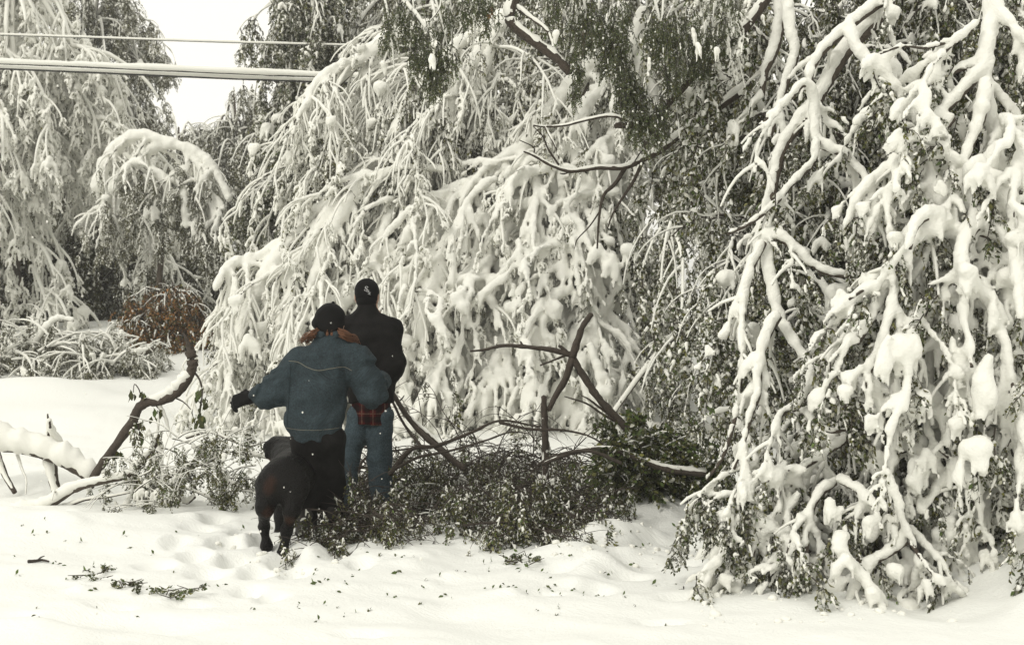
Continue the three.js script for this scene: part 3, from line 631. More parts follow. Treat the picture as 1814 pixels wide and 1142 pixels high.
  for (const [x, y, d, s, sy, k] of [
    [1600, 618, 7.45, 0.19, 0.16, 0], [1565, 640, 7.4, 0.12, 0.16, 1], [1740, 685, 7.4, 0.17, 0.19, 1], [1728, 795, 7.35, 0.16, 0.15, 0], [1700, 840, 7.35, 0.08, 0.12, 1], [1715, 480, 7.5, 0.11, 0.15, 0],
    [1650, 400, 7.7, 0.15, 0.09, 0], [1800, 420, 7.6, 0.1, 0.13, 0], [1690, 630, 7.6, 0.08, 0.12, 1], [1795, 360, 7.7, 0.1, 0.16, 1], [1650, 320, 7.9, 0.1, 0.15, 1], [1590, 700, 7.5, 0.06, 0.12, 1], [1540, 700, 7.5, 0.06, 0.14, 1],
    [1470, 900, 7.6, 0.09, 0.14, 2], [1540, 925, 7.5, 0.08, 0.12, 0], [1500, 1000, 7.35, 0.12, 0.12, 2], [1545, 1050, 7.3, 0.09, 0.1, 0], [1590, 1010, 7.45, 0.1, 0.1, 0], [1640, 1040, 7.45, 0.08, 0.12, 2], [1640, 810, 7.6, 0.1, 0.12, 2], [1300, 960, 7.9, 0.08, 0.12, 2], [1380, 880, 8, 0.07, 0.12, 1], [1810, 800, 7.5, 0.09, 0.16, 1], [1760, 560, 7.6, 0.08, 0.16, 1], [1780, 660, 7.6, 0.06, 0.12, 1]]) t.clump(at(x, y, d), s, sy, k + 3 * Math.floor(rnd() * 3));
  t.done();
}

// ------------------------------------------------------------------ weeping trees of the background
function bgTree(name, label, px, d, height, width, o, group) {
  const b = at(px, 600, d), base = V(b.x, groundY(b.x, b.z) - 0.1, b.z), t = new Plant(name, label, 'tree', base, group);
  const top = V(base.x + rr(-0.1, 0.1) * height, base.y + height * 0.86, base.z);
  const T = t.limb([base, V().lerpVectors(base, top, 0.35).add(V(rr(-0.2, 0.2), 0, rr(-0.2, 0.2))), V().lerpVectors(base, top, 0.7).add(V(rr(-0.3, 0.3), 0, 0)), top], 0.014 * height + 0.02, 0.03, o.trunkSnow ?? 0, { name: 'trunk', step: 0.35 });
  for (let k = 0; k < o.arms; k++) {
    const f = lerp(o.low ?? 0.3, 1, Math.pow(rnd(), 0.8)), s = T[Math.min(T.length - 1, Math.floor(f * (T.length - 1)))], an = (k / o.arms) * 6.28 * 2.4 + rr(-0.4, 0.4), w = width * 0.5 * rr(0.55, 1.05) * (1.15 - 0.45 * f);
    const lift = height * rr(0.04, 0.16), e = V(s.x + Math.cos(an) * w, s.y + lift - height * rr(0.1, 0.3), s.z + Math.sin(an) * w * 0.8);
    const mid = V().lerpVectors(s, e, 0.5).add(V(0, lift * 1.1, 0)), P = t.limb([s, mid, e, V(e.x + Math.cos(an) * 0.15 * w, e.y - height * 0.1, e.z)], 0.004 * height + 0.012, 0.01, (o.armSnow ?? 0.03) * 0.7, { step: 0.22, snowSides: 7, sides: 5 });
    for (let m = 0; m < (o.extra ?? 16); m++) { const p = P[Math.floor(rr(0.1, 1) * (P.length - 1))]; t.spray(o.kit || 'far', V(p.x + rr(-0.5, 0.5), p.y - rr(-0.3, 0.9), p.z + rr(-0.5, 0.5)), (o.size || 0.7) * rr(0.7, 1.3), 0.4); }
    for (let m = 0; m < o.shoots; m++) {
      const p = P[Math.floor(rr(0.15, 1) * (P.length - 1))];
      t.grow(p, V(Math.cos(an) * 0.5 + rr(-0.7, 0.7), rr(-0.5, 0.3), Math.sin(an) * 0.5 + rr(-0.7, 0.7)), rr(0.12, 0.3) * height * 0.8 * (o.sl ?? 1), 0.014, 0, { sag: 1.7, wig: 0.2, snow: 0.03, levels: 1, kids: [3], kit: 'far', size: 0.7, per: 2, leafy: 0.95, step: 0.2, ...o, snow: (o.snow ?? 0.03) * 0.75 });
    }
  }
  return t;
}
{
  bgTree('distant_tree', 'tall snow-dusted tree at the far left edge, above the brush heap', 40, 30, 9.5, 5.6, { arms: 26, shoots: 6, low: 0.15, snow: 0.05, armSnow: 0.05, clump: 0.25, clumpSize: 0.22, kit: 'snowy', size: 0.55, extra: 26 }).done();
  bgTree('distant_tree', 'broad grey-green tree behind the cables at upper left, lightly snowed', 140, 40, 10.2, 4.2, { sl: 0.6, arms: 24, shoots: 6, low: 0.2, snow: 0.025, clump: 0.06, clumpSize: 0.25, size: 0.75 }).done();
  bgTree('distant_tree', 'grey-green weeping tree left of the gap of open sky', 378, 46, 8.5, 2.9, { sl: 0.7, arms: 18, shoots: 6, low: 0.2, snow: 0.02, size: 0.8, armSnow: 0.02 }).done();
  bgTree('distant_tree', 'hazy grey-green tree rising right behind the arched tree', 322, 50, 7.6, 3.0, { sl: 0.7, arms: 18, shoots: 6, low: 0.15, snow: 0.02, size: 0.8, armSnow: 0.02 }).done();
  bgTree('distant_tree', 'small pale tree far off beneath the gap of open sky', 480, 60, 6.2, 4.5, { arms: 14, shoots: 6, low: 0.1, snow: 0.03, size: 0.9 }).done();
  bgTree('dark_leafy_tree', 'dark leafy tree hanging beside the open sky, right of the cables', 612, 25, 8.4, 2.0, { sl: 0.5, arms: 22, shoots: 6, low: 0.42, snow: 0.02, armSnow: 0.03, kit: 'near', size: 0.6, clump: 0.15, clumpSize: 0.2 }).done();
  bgTree('distant_tree', 'tree behind the bent white curtain, seen through its top', 800, 27, 9, 6, { arms: 20, shoots: 6, low: 0.3, snow: 0.03, size: 0.6 }).done();
  bgTree('distant_tree', 'dim tree in the background between the white curtain and the right tree', 1180, 22, 9, 5, { arms: 22, shoots: 6, low: 0.05, snow: 0.025, size: 0.55, clump: 0.1 }).done();
  bgTree('distant_tree', 'dim tree hidden behind the limbs of the right tree', 1480, 17, 8.5, 5.5, { arms: 26, shoots: 7, low: 0.05, snow: 0.02, size: 0.5, kit: 'near' }).done();
  bgTree('distant_tree', 'dim tree behind the right edge of the big right tree', 1800, 18, 8.5, 5, { arms: 22, shoots: 6, low: 0.05, snow: 0.025, size: 0.5, kit: 'near' }).done();
  bgTree('distant_tree', 'low snow-dusted tree between the arched tree and the white curtain', 505, 28.5, 3.5, 2.4, { sl: 0.8, arms: 16, shoots: 6, low: 0.25, snow: 0.035, armSnow: 0.05, kit: 'twiggy', size: 0.6 }).done();
  bgTree('distant_tree', 'dark-based tree standing behind the brush heap', 120, 36, 6.0, 4.6, { arms: 22, shoots: 6, low: 0.12, snow: 0.03, size: 0.6 }).done();
  bgTree('dark_shrub', 'dim dark thicket at the tree line, leftmost of the dark ones', 55, 31, 2.7, 2.6, { arms: 16, shoots: 5, low: 0.05, extra: 14, snow: 0.004, armSnow: 0.008, kit: 'dim', size: 0.55 }).done();
  bgTree('dark_shrub', 'dim dark thicket at the tree line behind the brush heap, left of the russet shrub', 170, 32, 2.6, 2.6, { arms: 16, shoots: 5, low: 0.05, extra: 14, snow: 0.004, armSnow: 0.008, kit: 'dim', size: 0.55 }).done();
  bgTree('dark_shrub', 'dim dark thicket at the tree line touching the white curtain, right of the russet shrub', 365, 33, 2.4, 2.2, { arms: 14, shoots: 5, low: 0.05, extra: 14, snow: 0.006, armSnow: 0.01, kit: 'dim', size: 0.55 }).done();
  const r = bgTree('russet_shrub', 'rust-brown shrub with autumn leaves at the foot of the far trees', 292, 25.8, 1.5, 2.0, { arms: 18, shoots: 6, low: 0.05, extra: 8, snow: 0.004, armSnow: 0.01, kit: 'rust', size: 0.5 }); r.done();
}
{ // arched tree bowed over into hoops of snow
  const b = at(300, 600, 27), base = V(b.x, groundY(b.x, b.z), b.z);
  const t = new Plant('arched_tree', 'small tree bowed into thick white hoops left of the white curtain', 'tree', base);
  t.vol = new SnowVolume(V(-9.3, 0.4, -29), V(-4.6, 5.2, -25.5), 0.035, 0.025, 0.03);
  const O = { sag: 1.6, wig: 0.18, snow: 0.032, levels: 1, kids: [3], kit: 'far', size: 0.4, per: 1, leafy: 0.5, clump: 0.1, clumpSize: 0.2, step: 0.2 };
  t.limb([base, V(base.x - 0.2, 1.2, base.z), at(285, 420, 27.6), at(262, 300, 27.4)], 0.065, 0.05, 0, { name: 'trunk', step: 0.2 });
  for (const l of [[205, 440, 210, 380, 240, 300, 280, 262, 320, 262, 350, 290, 370, 340, 385, 400], [175, 330, 190, 290, 215, 258, 245, 242, 285, 250, 330, 265, 360, 280, 385, 310, 405, 350], [205, 375, 230, 340, 255, 312, 280, 310, 300, 340, 305, 390], [300, 360, 318, 312, 345, 305, 370, 340, 395, 370], [190, 420, 200, 340, 225, 300, 250, 285], [240, 420, 262, 340, 300, 320, 322, 330, 330, 400]]) {
    const P = t.limb(trace(27.5, l, 26.6), 0.05, 0.03, 0.085, { snowSides: 8, step: 0.12, rise: 0.4 });
    for (let k = 0; k < 12; k++) { const p = P[Math.floor(rr(0.1, 1) * (P.length - 1))]; t.spray('far', V(p.x + rr(-0.2, 0.2), p.y - rr(0.2, 1.2), p.z + rr(-0.1, 0.6)), rr(0.35, 0.6), 0.4); }
    for (let k = 0; k < 11; k++) { const p = P[Math.floor(rr(0.1, 1) * (P.length - 1))]; t.grow(p, V(rr(-0.6, 0.6), rr(-0.6, 0.1), rr(-0.5, 0.6)), rr(0.5, 1.1), 0.014, 0, O); }
  }
  t.done();
}
// a dim wood closing the view between the trees
{
  const base = V(0, 0, -62), t = new Plant('far_wood', 'far-off grey wood closing the view behind all the trees', 'wood', base);
  t.g.userData.kind = 'stuff';
  for (let k = 0; k < 900; k++) {
    const px = rr(-150, 1960), x = ((px - 907) / FOCAL) * 70, top = 2.6 + 1.6 * noise(px * 0.01, 3, 1) + (px > 560 ? 4 : 0) + (px < 230 ? 1.2 : 0);
    t.spray('far', V(x + rr(-1, 1), rr(0.6, 1) * top * rr(0.3, 1) + 0.6, -70 + rr(-5, 5)), rr(0.9, 1.7), 0.5);
  }
  t.done();
}
// ------------------------------------------------------------------ overhead cables, loaded with snow
function cable(label, pts, r, snowR) {
  const a = pts[0], t = thing('overhead_cable', label, 'cable', a), P = smooth(pts, 0.25), w = new Acc(a), s = new Acc(a), ph = rr(0, 50);
  tube(w, P, () => r, 6); const m = part('wire', w.geo(), M.cable, t);
  if (snowR) { tube(s, P, (q, c) => snowR * (1 + 0.3 * noise(c * 0.7, ph, 0) + 0.22 * noise(c * 3.1, ph, 2)), 8, 0.1, 0.75, ph, 0.25); part('snow', s.geo(), M.snow, m); }
  for (const p of [P[0], P[P.length - 1]]) { const e = new THREE.CylinderGeometry(r * 1.6, r * 1.6, 0.3, 8); e.rotateZ(Math.PI / 2); e.translate(p.x - a.x, p.y - a.y, p.z - a.z); part('end_clamp', e, M.cable, t); }
}
const wire = (l, d) => [at(-900, l[0], d), at(0, l[1], d), at(500, l[2], d), at(1000, l[3], d), at(1700, l[4], d)];
cable('thin single cable, highest of the three crossing the open sky', wire([36, 62, 78, 88, 96], 24), 0.011, 0.02);
cable('thick snow-coated cable, middle one of the three at upper left', wire([86, 112, 133, 146, 158], 23), 0.022, 0.05);
cable('dark-bottomed lower cable, just under the thick snowy one', wire([92, 121, 142, 155, 168], 23.15), 0.026, 0.036);

// ------------------------------------------------------------------ branches of the tree overhead, top middle
{
  const base = at(1420, -380, 9.6), t = new Plant('overhanging_branch', 'dark limb with dangling green leaf clusters reaching in at the top middle', 'branch', base);
  const D = 9.2, R = { mat: M.darkBark, rise: 0.55, windy: 0.2, knob: 1 };
  const L = (d1, d2, r0, r1, s, l) => t.limb(trace(d1, l, d2), r0, r1, s, R);
  L(9.6, D, 0.07, 0.045, 0.02, [1420, -380, 1300, -260, 1180, -180, 1060, -140, 960, -90]);
  L(D, D, 0.04, 0.03, 0.012, [960, -90, 925, -30, 903, 20, 905, 38, 940, 70, 985, 102, 1010, 128]);
  L(D, D - 0.1, 0.014, 0.008, 0.006, [915, 12, 945, 35, 970, 55, 980, 82]);
  L(9.6, D, 0.04, 0.02, 0.006, [1420, -380, 1420, -200, 1380, -40, 1300, 70, 1232, 130, 1200, 165, 1165, 200, 1130, 220, 1090, 222]);
  L(D, D, 0.012, 0.006, 0.003, [1130, 220, 1085, 205, 1040, 212, 1000, 222, 965, 224, 945, 222]);
  L(D, D, 0.008, 0.004, 0.002, [965, 224, 985, 262, 992, 290]);
  L(D + 0.1, D, 0.006, 0.003, 0.002, [830, -60, 838, 0, 822, 40, 806, 66]);
  L(D + 0.1, D, 0.006, 0.003, 0.002, [770, -60, 780, 10, 760, 40, 745, 60]);
  L(D + 0.2, D, 0.012, 0.006, 0.01, [690, -60, 715, 0, 740, 30, 755, 52]);
  const spots = [[765, 60, 90, 9], [745, 95, 40, 10], [785, 110, 60, 12], [770, 140, 40, 10], [720, 30, 30, 6], [690, 40, 20, 5], [810, 20, 60, 7], [860, 10, 40, 6], [1000, 10, 70, 10], [1030, 60, 60, 10], [1060, 30, 60, 12], [1090, 90, 50, 20], [1110, 150, 40, 26], [1135, 190, 35, 16], [1165, 220, 15, 9], [1170, 190, 15, 8], [1160, 60, 50, 12], [1210, 60, 70, 18], [1240, 100, 50, 14], [1270, 60, 40, 12], [1300, 30, 30, 8], [1020, 130, 20, 6], [1190, 130, 30, 9], [1100, 40, 40, 10]];
  for (const [x, y, w, n] of spots) for (let k = 0; k < n * 1.7; k++) t.spray('locust', at(x + rr(-w, w) * 0.42, y + rr(-45, 5), D + rr(-0.15, 0.15)), rr(0.14, 0.27), 0.16);
  t.spray('rust', at(872, 8, 9.1), 0.13);
  for (let k = 0; k < 18; k++) t.spray('locust', at(rr(680, 1320), rr(-80, 20), D + rr(-0.2, 0.5)), rr(0.14, 0.26), 0.3);
  for (let k = 0; k < 26; k++) t.spray('snowy', at(rr(1180, 1350), rr(-40, 110), D + rr(-0.1, 0.5)), rr(0.14, 0.24), 0.3);
  for (let k = 0; k < 24; k++) { const s = spots[Math.floor(rnd() * spots.length)], p = at(s[0] + rr(-20, 20), s[1] - 60, D + 0.1); t.grow(p, V(rr(-0.4, 0.4), -1, 0), rr(0.3, 0.6), 0.005, 0, { sag: 1, wig: 0.2, snow: 0.005, levels: 0, kids: [], per: 0, kit: 'locust' }); }
  for (const [x, y, s] of [[1228, 60, 0.05], [1236, 85, 0.06], [765, 105, 0.05], [1150, 110, 0.04], [1270, 90, 0.04], [985, 60, 0.05]]) t.clump(at(x, y, D - 0.25), s, s * 1.6);
  t.done('twigs', M.darkBark);
}
{
  const base = at(1330, 150, 9.8), t = new Plant('bare_dark_branch', 'thin bare dark branch sweeping across the white curtain, forked at its tip', 'branch', base);
  const R = { mat: M.darkBark, rise: 0.75, windy: 0.05, knob: 1 }, L = (r0, r1, s, l, d2 = 9.6) => t.limb(trace(9.7, l, d2), r0, r1, s, R);
  L(0.028, 0.007, 0.006, [1330, 150, 1260, 200, 1200, 243, 1165, 270, 1135, 284, 1105, 297, 1060, 297, 1010, 303, 975, 292, 945, 275, 928, 268]);
  L(0.016, 0.006, 0, [1108, 296, 1090, 325, 1070, 345, 1062, 380, 1058, 440]);
  L(0.014, 0.004, 0, [1140, 284, 1120, 325, 1100, 355, 1085, 380, 1076, 405]);
  L(0.008, 0.003, 0, [990, 292, 970, 262, 962, 242, 945, 224]);
  L(0.006, 0.003, 0, [945, 275, 946, 262, 920, 248]); L(0.006, 0.003, 0, [1062, 375, 1045, 400, 1022, 425, 1018, 440]);
  L(0.006, 0.003, 0, [1150, 274, 1140, 266, 1128, 280, 1120, 296]); L(0.007, 0.003, 0, [1010, 303, 1000, 308, 992, 307]);
  t.done();
}

// ------------------------------------------------------------------ people
function planarUV(g, s = 1) { const p = g.attributes.position, uv = []; for (let k = 0; k < p.count; k++) uv.push(p.getX(k) * s, p.getY(k) * s); g.setAttribute('uv', new THREE.Float32BufferAttribute(uv, 2)); return g; }
const cloth = { };
{
  const twill = (u, v) => 0.5 + 0.3 * Math.sin((u + v) * 6.28318 * 64) * 0.5 + 0.25 * tiled(u, v, 90, 3);
  const denimMap = (b) => grain(512, (u, v) => { const q = 0.88 + 0.07 * tiled(u, v, 5, 2) + 0.09 * tiled(u, v, 18, 7) + 0.16 * tiled(u, v * 0.999, 60, 1) + 0.2 * tiled(u, v, 110, 5) + 0.08 * Math.sin((u + v) * 6.28318 * 64); return [b[0] * q, b[1] * q, b[2] * q]; }, 0, true);
  const tw = grain(256, twill);
  const std = (map, rough, bs) => new THREE.MeshPhysicalMaterial({ map, roughness: rough, bumpMap: tw, bumpScale: bs, specularIntensity: 0.25 });
  cloth.denim = std(denimMap([0.198, 0.238, 0.256]), 0.92, 0.0015);
  cloth.jeans = std(denimMap([0.255, 0.305, 0.33]), 0.92, 0.0015);
  cloth.black = std(grain(256, (u, v) => { const q = 0.07 + 0.035 * tiled(u, v, 12, 3) + 0.03 * tiled(u, v, 60, 6); return [q, q * 0.93, q * 0.92]; }, 0, true), 0.8, 0.001);
  cloth.cap = std(grain(128, (u, v) => { const q = 0.06 + 0.02 * tiled(u, v, 20, 3); return [q, q * 0.95, q * 0.98]; }, 0, true), 0.85, 0.001);
  cloth.plaid = std(grain(512, (u, v) => {
    const st = (t) => { const f = (t * 8) % 1; return [f < 0.5 ? 1 : 0, Math.abs(f - 0.25) < 0.05 ? 1 : 0, Math.abs(f - 0.75) < 0.06 ? 1 : 0]; }, a = st(u), b = st(v);
    let c = [0.36, 0.07, 0.08]; const dark = (a[0] + b[0]) / 2; c = c.map((x) => x * (1 - 0.72 * dark));
    const line = Math.max(a[2], b[2]) * 0.55, y = Math.max(a[1], b[1]) * 0.25; c = c.map((x, i) => lerp(x, [0.62, 0.58, 0.48][i], line)); c = c.map((x, i) => lerp(x, [0.1, 0.1, 0.1][i], y));
    const q = 0.9 + 0.3 * tiled(u, v, 60, 2); return c.map((x) => x * q * 0.78);
  }, 0, true), 0.9, 0.001);
}
M.skin = mat(0.42, 0.25, 0.18, 0.6); M.hair = mat(0.115, 0.045, 0.018, 0.75); M.stitch = mat(0.19, 0.17, 0.12, 0.9); M.boot = mat(0.02, 0.017, 0.015, 0.6); M.thread = mat(0.36, 0.36, 0.36, 0.8);
M.darkHair = mat(0.02, 0.013, 0.01, 0.7);
function bodyGeo(j, lo, hi) {                                 // one continuous body: head with face, neck, trunk, limbs, hands
  const q = [], c = (a, b, r1, r2) => q.push(cone(j[a], j[b], r1, r2)), h = j.head;
  q.push(ell(h, [0.075, 0.105, 0.092]), ell([h[0], h[1] - 0.06, h[2] - 0.045], [0.055, 0.06, 0.055]), ell([h[0], h[1] - 0.015, h[2] - 0.1], [0.014, 0.026, 0.022]), ell([h[0], h[1] - 0.052, h[2] - 0.095], [0.024, 0.008, 0.012]));
  for (const s of [-1, 1]) q.push(ell([h[0] + s * 0.078, h[1] - 0.01, h[2] + 0.005], [0.012, 0.03, 0.018]), ell([h[0] + s * 0.03, h[1] + 0.008, h[2] - 0.088], [0.012, 0.008, 0.008]));
  c('head', 'neck', 0.05, 0.046); c('neck', 'chest', 0.048, 0.1);
  q.push(ell(j.chest, [0.15, 0.16, 0.1]), ell(j.waist, [0.125, 0.16, 0.09]), ell(j.hip, [0.11, 0.09, 0.085]));
  for (const s of ['l', 'r']) {
    c('neck', s + 'sh', 0.05, 0.05); c(s + 'sh', s + 'el', 0.05, 0.037); c(s + 'el', s + 'wr', 0.036, 0.025);
    c(s + 'hp', s + 'kn', 0.07, 0.05); c(s + 'kn', s + 'an', 0.052, 0.036); c(s + 'an', s + 'to', 0.038, 0.03);
    const w = j[s + 'wr'], d = j[s + 'hd']; if (!d) continue;
    q.push(cone(w, [w[0] + d[0] * 0.03, w[1] + d[1] * 0.03, w[2] + d[2] * 0.03], 0.025, 0.024));
  }
  const f = blend(q, 0.045); return field(f, V(...lo), V(...hi), 0.016);
}
function handGeo(w, d, up, r = 0.009, grow = 1) {                        // palm, four unequal curled fingers and a thumb leaving the side of the palm
  const D = V(...d).normalize(), U = V(...up); U.addScaledVector(D, -U.dot(D)).normalize(); const S = V().crossVectors(D, U), W = V(...w);
  const P = (a, b, c) => { const p = V().copy(W).addScaledVector(D, a).addScaledVector(S, b).addScaledVector(U, c); return [p.x, p.y, p.z]; };
  const list = [cone(P(-0.03, 0, 0), P(0.03, 0, 0), 0.032, 0.027)];
  for (const s of [-0.028, -0.01, 0.01, 0.028]) list.push(cone(P(0.02, s * 0.7, 0), P(0.085, s, 0), 0.016, 0.013));
  const palm = blend(list, 0.02), fingers = [[-0.03, 0.062], [-0.01, 0.075], [0.01, 0.078], [0.03, 0.07]].map(([s, l]) => blend([cone(P(0.082, s, 0), P(0.082 + l * 0.5, s * 1.1, -0.012), r + 0.001, r), cone(P(0.082 + l * 0.5, s * 1.1, -0.012), P(0.082 + l * 0.75, s * 1.1, -0.038), r, r), cone(P(0.082 + l * 0.75, s * 1.1, -0.038), P(0.082 + l * 0.72, s * 1.1, -0.056), r, r * 0.9)], 0.006));
  const thumb = blend([cone(P(0.025, 0.024, -0.006), P(0.055, 0.055, -0.02), r + 0.004, r + 0.002), cone(P(0.055, 0.055, -0.02), P(0.085, 0.058, -0.036), r + 0.001, r)], 0.008);
  const f = (x, y, z) => { let v = palm(x, y, z); for (const g of fingers) v = smin(v, g(x, y, z), 0.008); return smin(v, thumb(x, y, z), 0.012); };
  const c = P(0.07, 0, -0.01); return field(f, V(c[0] - 0.13, c[1] - 0.13, c[2] - 0.13), V(c[0] + 0.13, c[1] + 0.13, c[2] + 0.13), 0.005).translate(-w[0], -w[1], -w[2]).scale(grow, grow, grow).translate(w[0], w[1], w[2]);
}
const trunkField = (ys, hem) => (x, y, z) => {                // elliptical trunk: rows [y, centre x, half width, centre z, half depth]
  let i = 0; while (i < ys.length - 2 && y > ys[i + 1][0]) i++;
  const a = ys[i], b = ys[i + 1], t = clamp((y - a[0]) / (b[0] - a[0]), 0, 1), s = t * t * (3 - 2 * t), m = (k) => lerp(a[k], b[k], s);
  const w = m(2), d = m(4); let v = (Math.hypot((x - m(1)) / w, (z - m(3)) / d) - 1) * Math.min(w, d);
  return Math.max(v, y - ys[ys.length - 1][0], ys[0][0] - 0.03 - y);
};
const crease = (x, y, z, a) => a * (0.9 * noise(x * 5, y * 9, z * 5) + 0.7 * noise(x * 13, y * 7, z * 13) + 0.35 * noise(x * 26, y * 26, z * 26));
function onBack(f, x, y, z1) { let z = z1; for (let k = 0; k < 90; k++) { const d = f(x, y, z); if (d < 0.001) break; z -= Math.max(0.0015, d * 0.6); } return z; }
function seam(f, pts, z1, r, m, parent, name) { const P = smooth(pts.map(([x, y]) => V(x, y, 0)), 0.012).map((p) => V(p.x, p.y, onBack(f, p.x, p.y, z1) + r * 0.25)), a = new Acc(); tube(a, P, () => r, 4); return part(name, a.geo(), m, parent); }
{ // woman in the denim jacket
  const D = 9.6, s = FOCAL / D, b = at(575, 535, D), base = V(b.x, groundY(b.x, b.z) - 0.05, b.z), oy = base.y;
  const X = (px) => (px - 575) / s, Y = (py) => EYE - (py - 535) / s - oy;
  const t = thing('person', 'person in a blue denim jacket and black cap, one arm held out to the side', 'person', base);
  const j = { head: [X(584), Y(572), -0.06], neck: [X(583), Y(598), -0.05], chest: [X(572), Y(655), 0], waist: [X(564), Y(715), 0], hip: [X(562), Y(765), 0],
    lsh: [X(530), Y(640), 0], lel: [X(480), Y(685), 0.03], lwr: [X(446), Y(704), -0.05], lhd: [-0.95, -0.2, -0.1], rsh: [X(632), Y(638), 0], rel: [X(660), Y(690), -0.02], rwr: [X(668), Y(672), -0.25], rhd: [0.1, 0.2, -1],
    lhp: [X(545), Y(780), 0], lkn: [X(542), Y(868), -0.03], lan: [X(540), Y(955), 0.02], lto: [X(538), Y(968), -0.12], rhp: [X(580), Y(780), 0], rkn: [X(583), Y(865), -0.12], ran: [X(584), Y(945), -0.1], rto: [X(586), Y(962), -0.24] };
  part('body', bodyGeo(j, [-0.75, -0.06, -0.5], [0.55, 1.8, 0.3]), M.skin, t);
  // jacket
  const yHem = Y(772), rows = [[yHem, X(556), 0.165, 0, 0.15], [Y(750), X(556), 0.2, 0, 0.165], [Y(710), X(560), 0.205, 0.005, 0.165], [Y(660), X(566), 0.2, 0.01, 0.155], [Y(630), X(574), 0.19, 0, 0.14], [Y(605), X(580), 0.1, -0.01, 0.1], [Y(588), X(583), 0.06, -0.02, 0.06]];
  const tr = trunkField(rows), arms = blend([cone([X(575), Y(612), -0.01], [X(536), Y(645), 0], 0.075, 0.092), cone(j.lsh, [X(484), Y(692), 0.03], 0.1, 0.098), cone([X(510), Y(690), 0.01], [X(474), Y(704), 0.02], 0.1, 0.085), cone([X(484), Y(692), 0.03], [X(452), Y(703), -0.04], 0.075, 0.05), cone([X(590), Y(612), -0.01], [X(632), Y(640), 0], 0.08, 0.1), cone(j.rsh, [X(656), Y(692), -0.01], 0.105, 0.108), cone([X(657), Y(692), -0.01], [X(668), Y(674), -0.29], 0.092, 0.06)], 0.05);
  const jf = (x, y, z) => smin(tr(x, y, z), arms(x, y, z), 0.03) + crease(x, y, z, 0.017) + 0.006 * Math.sin(44 * x + 7 * noise(x * 3, y * 3, 1)) * sstep(yHem + 0.42, yHem + 0.1, y) * sstep(0.24, 0.18, Math.abs(x + 0.05)) + 0.009 * Math.sin(46 * (y + Math.abs(x) * 0.7) + 6 * noise(x * 6, y * 6, z * 6)) * sstep(0.24, 0.32, Math.abs(x + 0.02)) - 0.006 * sstep(0.05, 0, Math.abs(y - yHem - 0.03));
  const jm = part('jacket', planarUV(field(jf, V(-0.72, yHem - 0.08, -0.36), V(0.5, Y(580), 0.3), 0.011), 1.6), cloth.denim, t);
  const collar = new Acc(); const cr = []; for (let k = 0; k <= 20; k++) { const a = (k / 20) * 6.283 * 0.86 + 1.57 + 0.44; cr.push(V(X(583) + Math.cos(a) * 0.078, Y(592) + 0.012 * Math.cos(a * 2), -0.02 - Math.sin(a) * -0.075)); }
  tube(collar, smooth(cr, 0.015), () => 0.03, 8, 0.1); part('collar', planarUV(collar.geo(), 1.6), cloth.denim, jm);
  seam(jf, [[X(515), Y(638)], [X(532), Y(640)], [X(550), Y(649)], [X(570), Y(654)], [X(590), Y(651)], [X(612), Y(649)], [X(626), Y(655)]], 0.3, 0.0017, M.stitch, jm, 'yoke_stitching');
  seam(jf, [[X(519), Y(642)], [X(517), Y(690)], [X(512), Y(752)]], 0.3, 0.003, cloth.denim, jm, 'side_seam');
  seam(jf, [[X(612), Y(654)], [X(614), Y(700)], [X(606), Y(752)]], 0.3, 0.003, cloth.denim, jm, 'side_seam');
  seam(jf, [[X(509), Y(756)], [X(540), Y(758)], [X(575), Y(758)], [X(602), Y(756)]], 0.3, 0.0013, M.stitch, jm, 'waistband_stitching');
  const cuff = new Acc(); tube(cuff, smooth([V(X(461), Y(699), -0.03), V(X(450), Y(703), -0.045)], 0.01), () => 0.056, 12, 0.05); part('cuff', planarUV(cuff.geo(), 1.6), cloth.denim, jm);
  part('glove', planarUV(handGeo([X(447), Y(704), -0.05], j.lhd, [-0.1, 0.5, 0.85], 0.0125, 1.2)), cloth.cap, t);
  part('glove', planarUV(handGeo([X(667), Y(672), -0.33], j.rhd, [0.3, 1, 0], 0.0115)), cloth.cap, t);
  // black trousers and boots
  const tf = blend([ell([X(562), Y(775), 0], [0.17, 0.13, 0.14]), cone(j.lhp, j.lkn, 0.115, 0.085), cone(j.lkn, j.lan, 0.085, 0.07), cone(j.rhp, j.rkn, 0.115, 0.088), cone(j.rkn, j.ran, 0.088, 0.07)], 0.05);
  part('trousers', planarUV(field((x, y, z) => tf(x, y, z) + crease(x, y, z, 0.01), V(-0.3, 0, -0.36), V(0.3, Y(730), 0.22), 0.016)), cloth.black, t);
  for (const q of ['l', 'r']) { const a = j[q + 'an'], o = j[q + 'to']; part('boot', field(blend([cone([a[0], a[1] + 0.16, a[2]], a, 0.068, 0.06), cone(a, o, 0.06, 0.05)], 0.04), V(a[0] - 0.12, a[1] - 0.14, a[2] - 0.26), V(a[0] + 0.12, a[1] + 0.24, a[2] + 0.12), 0.013), M.boot, t); }
  // cap pulled down, long red hair blown to both sides
  const hx = X(583), hy = Y(566), cf = blend([ell([hx, hy + 0.012, -0.05], [0.105, 0.1, 0.112]), ell([hx - 0.03, hy - 0.03, -0.03], [0.09, 0.05, 0.095]), ell([hx, hy - 0.07, -0.02], [0.078, 0.06, 0.09]), ell([hx, hy - 0.03, -0.17], [0.075, 0.012, 0.075])], 0.03);
  const cap = part('cap', planarUV(field((x, y, z) => cf(x, y, z) + 0.006 * noise(x * 14, y * 14, z * 14), V(hx - 0.2, hy - 0.15, -0.3), V(hx + 0.2, hy + 0.17, 0.15), 0.009)), cloth.cap, t);
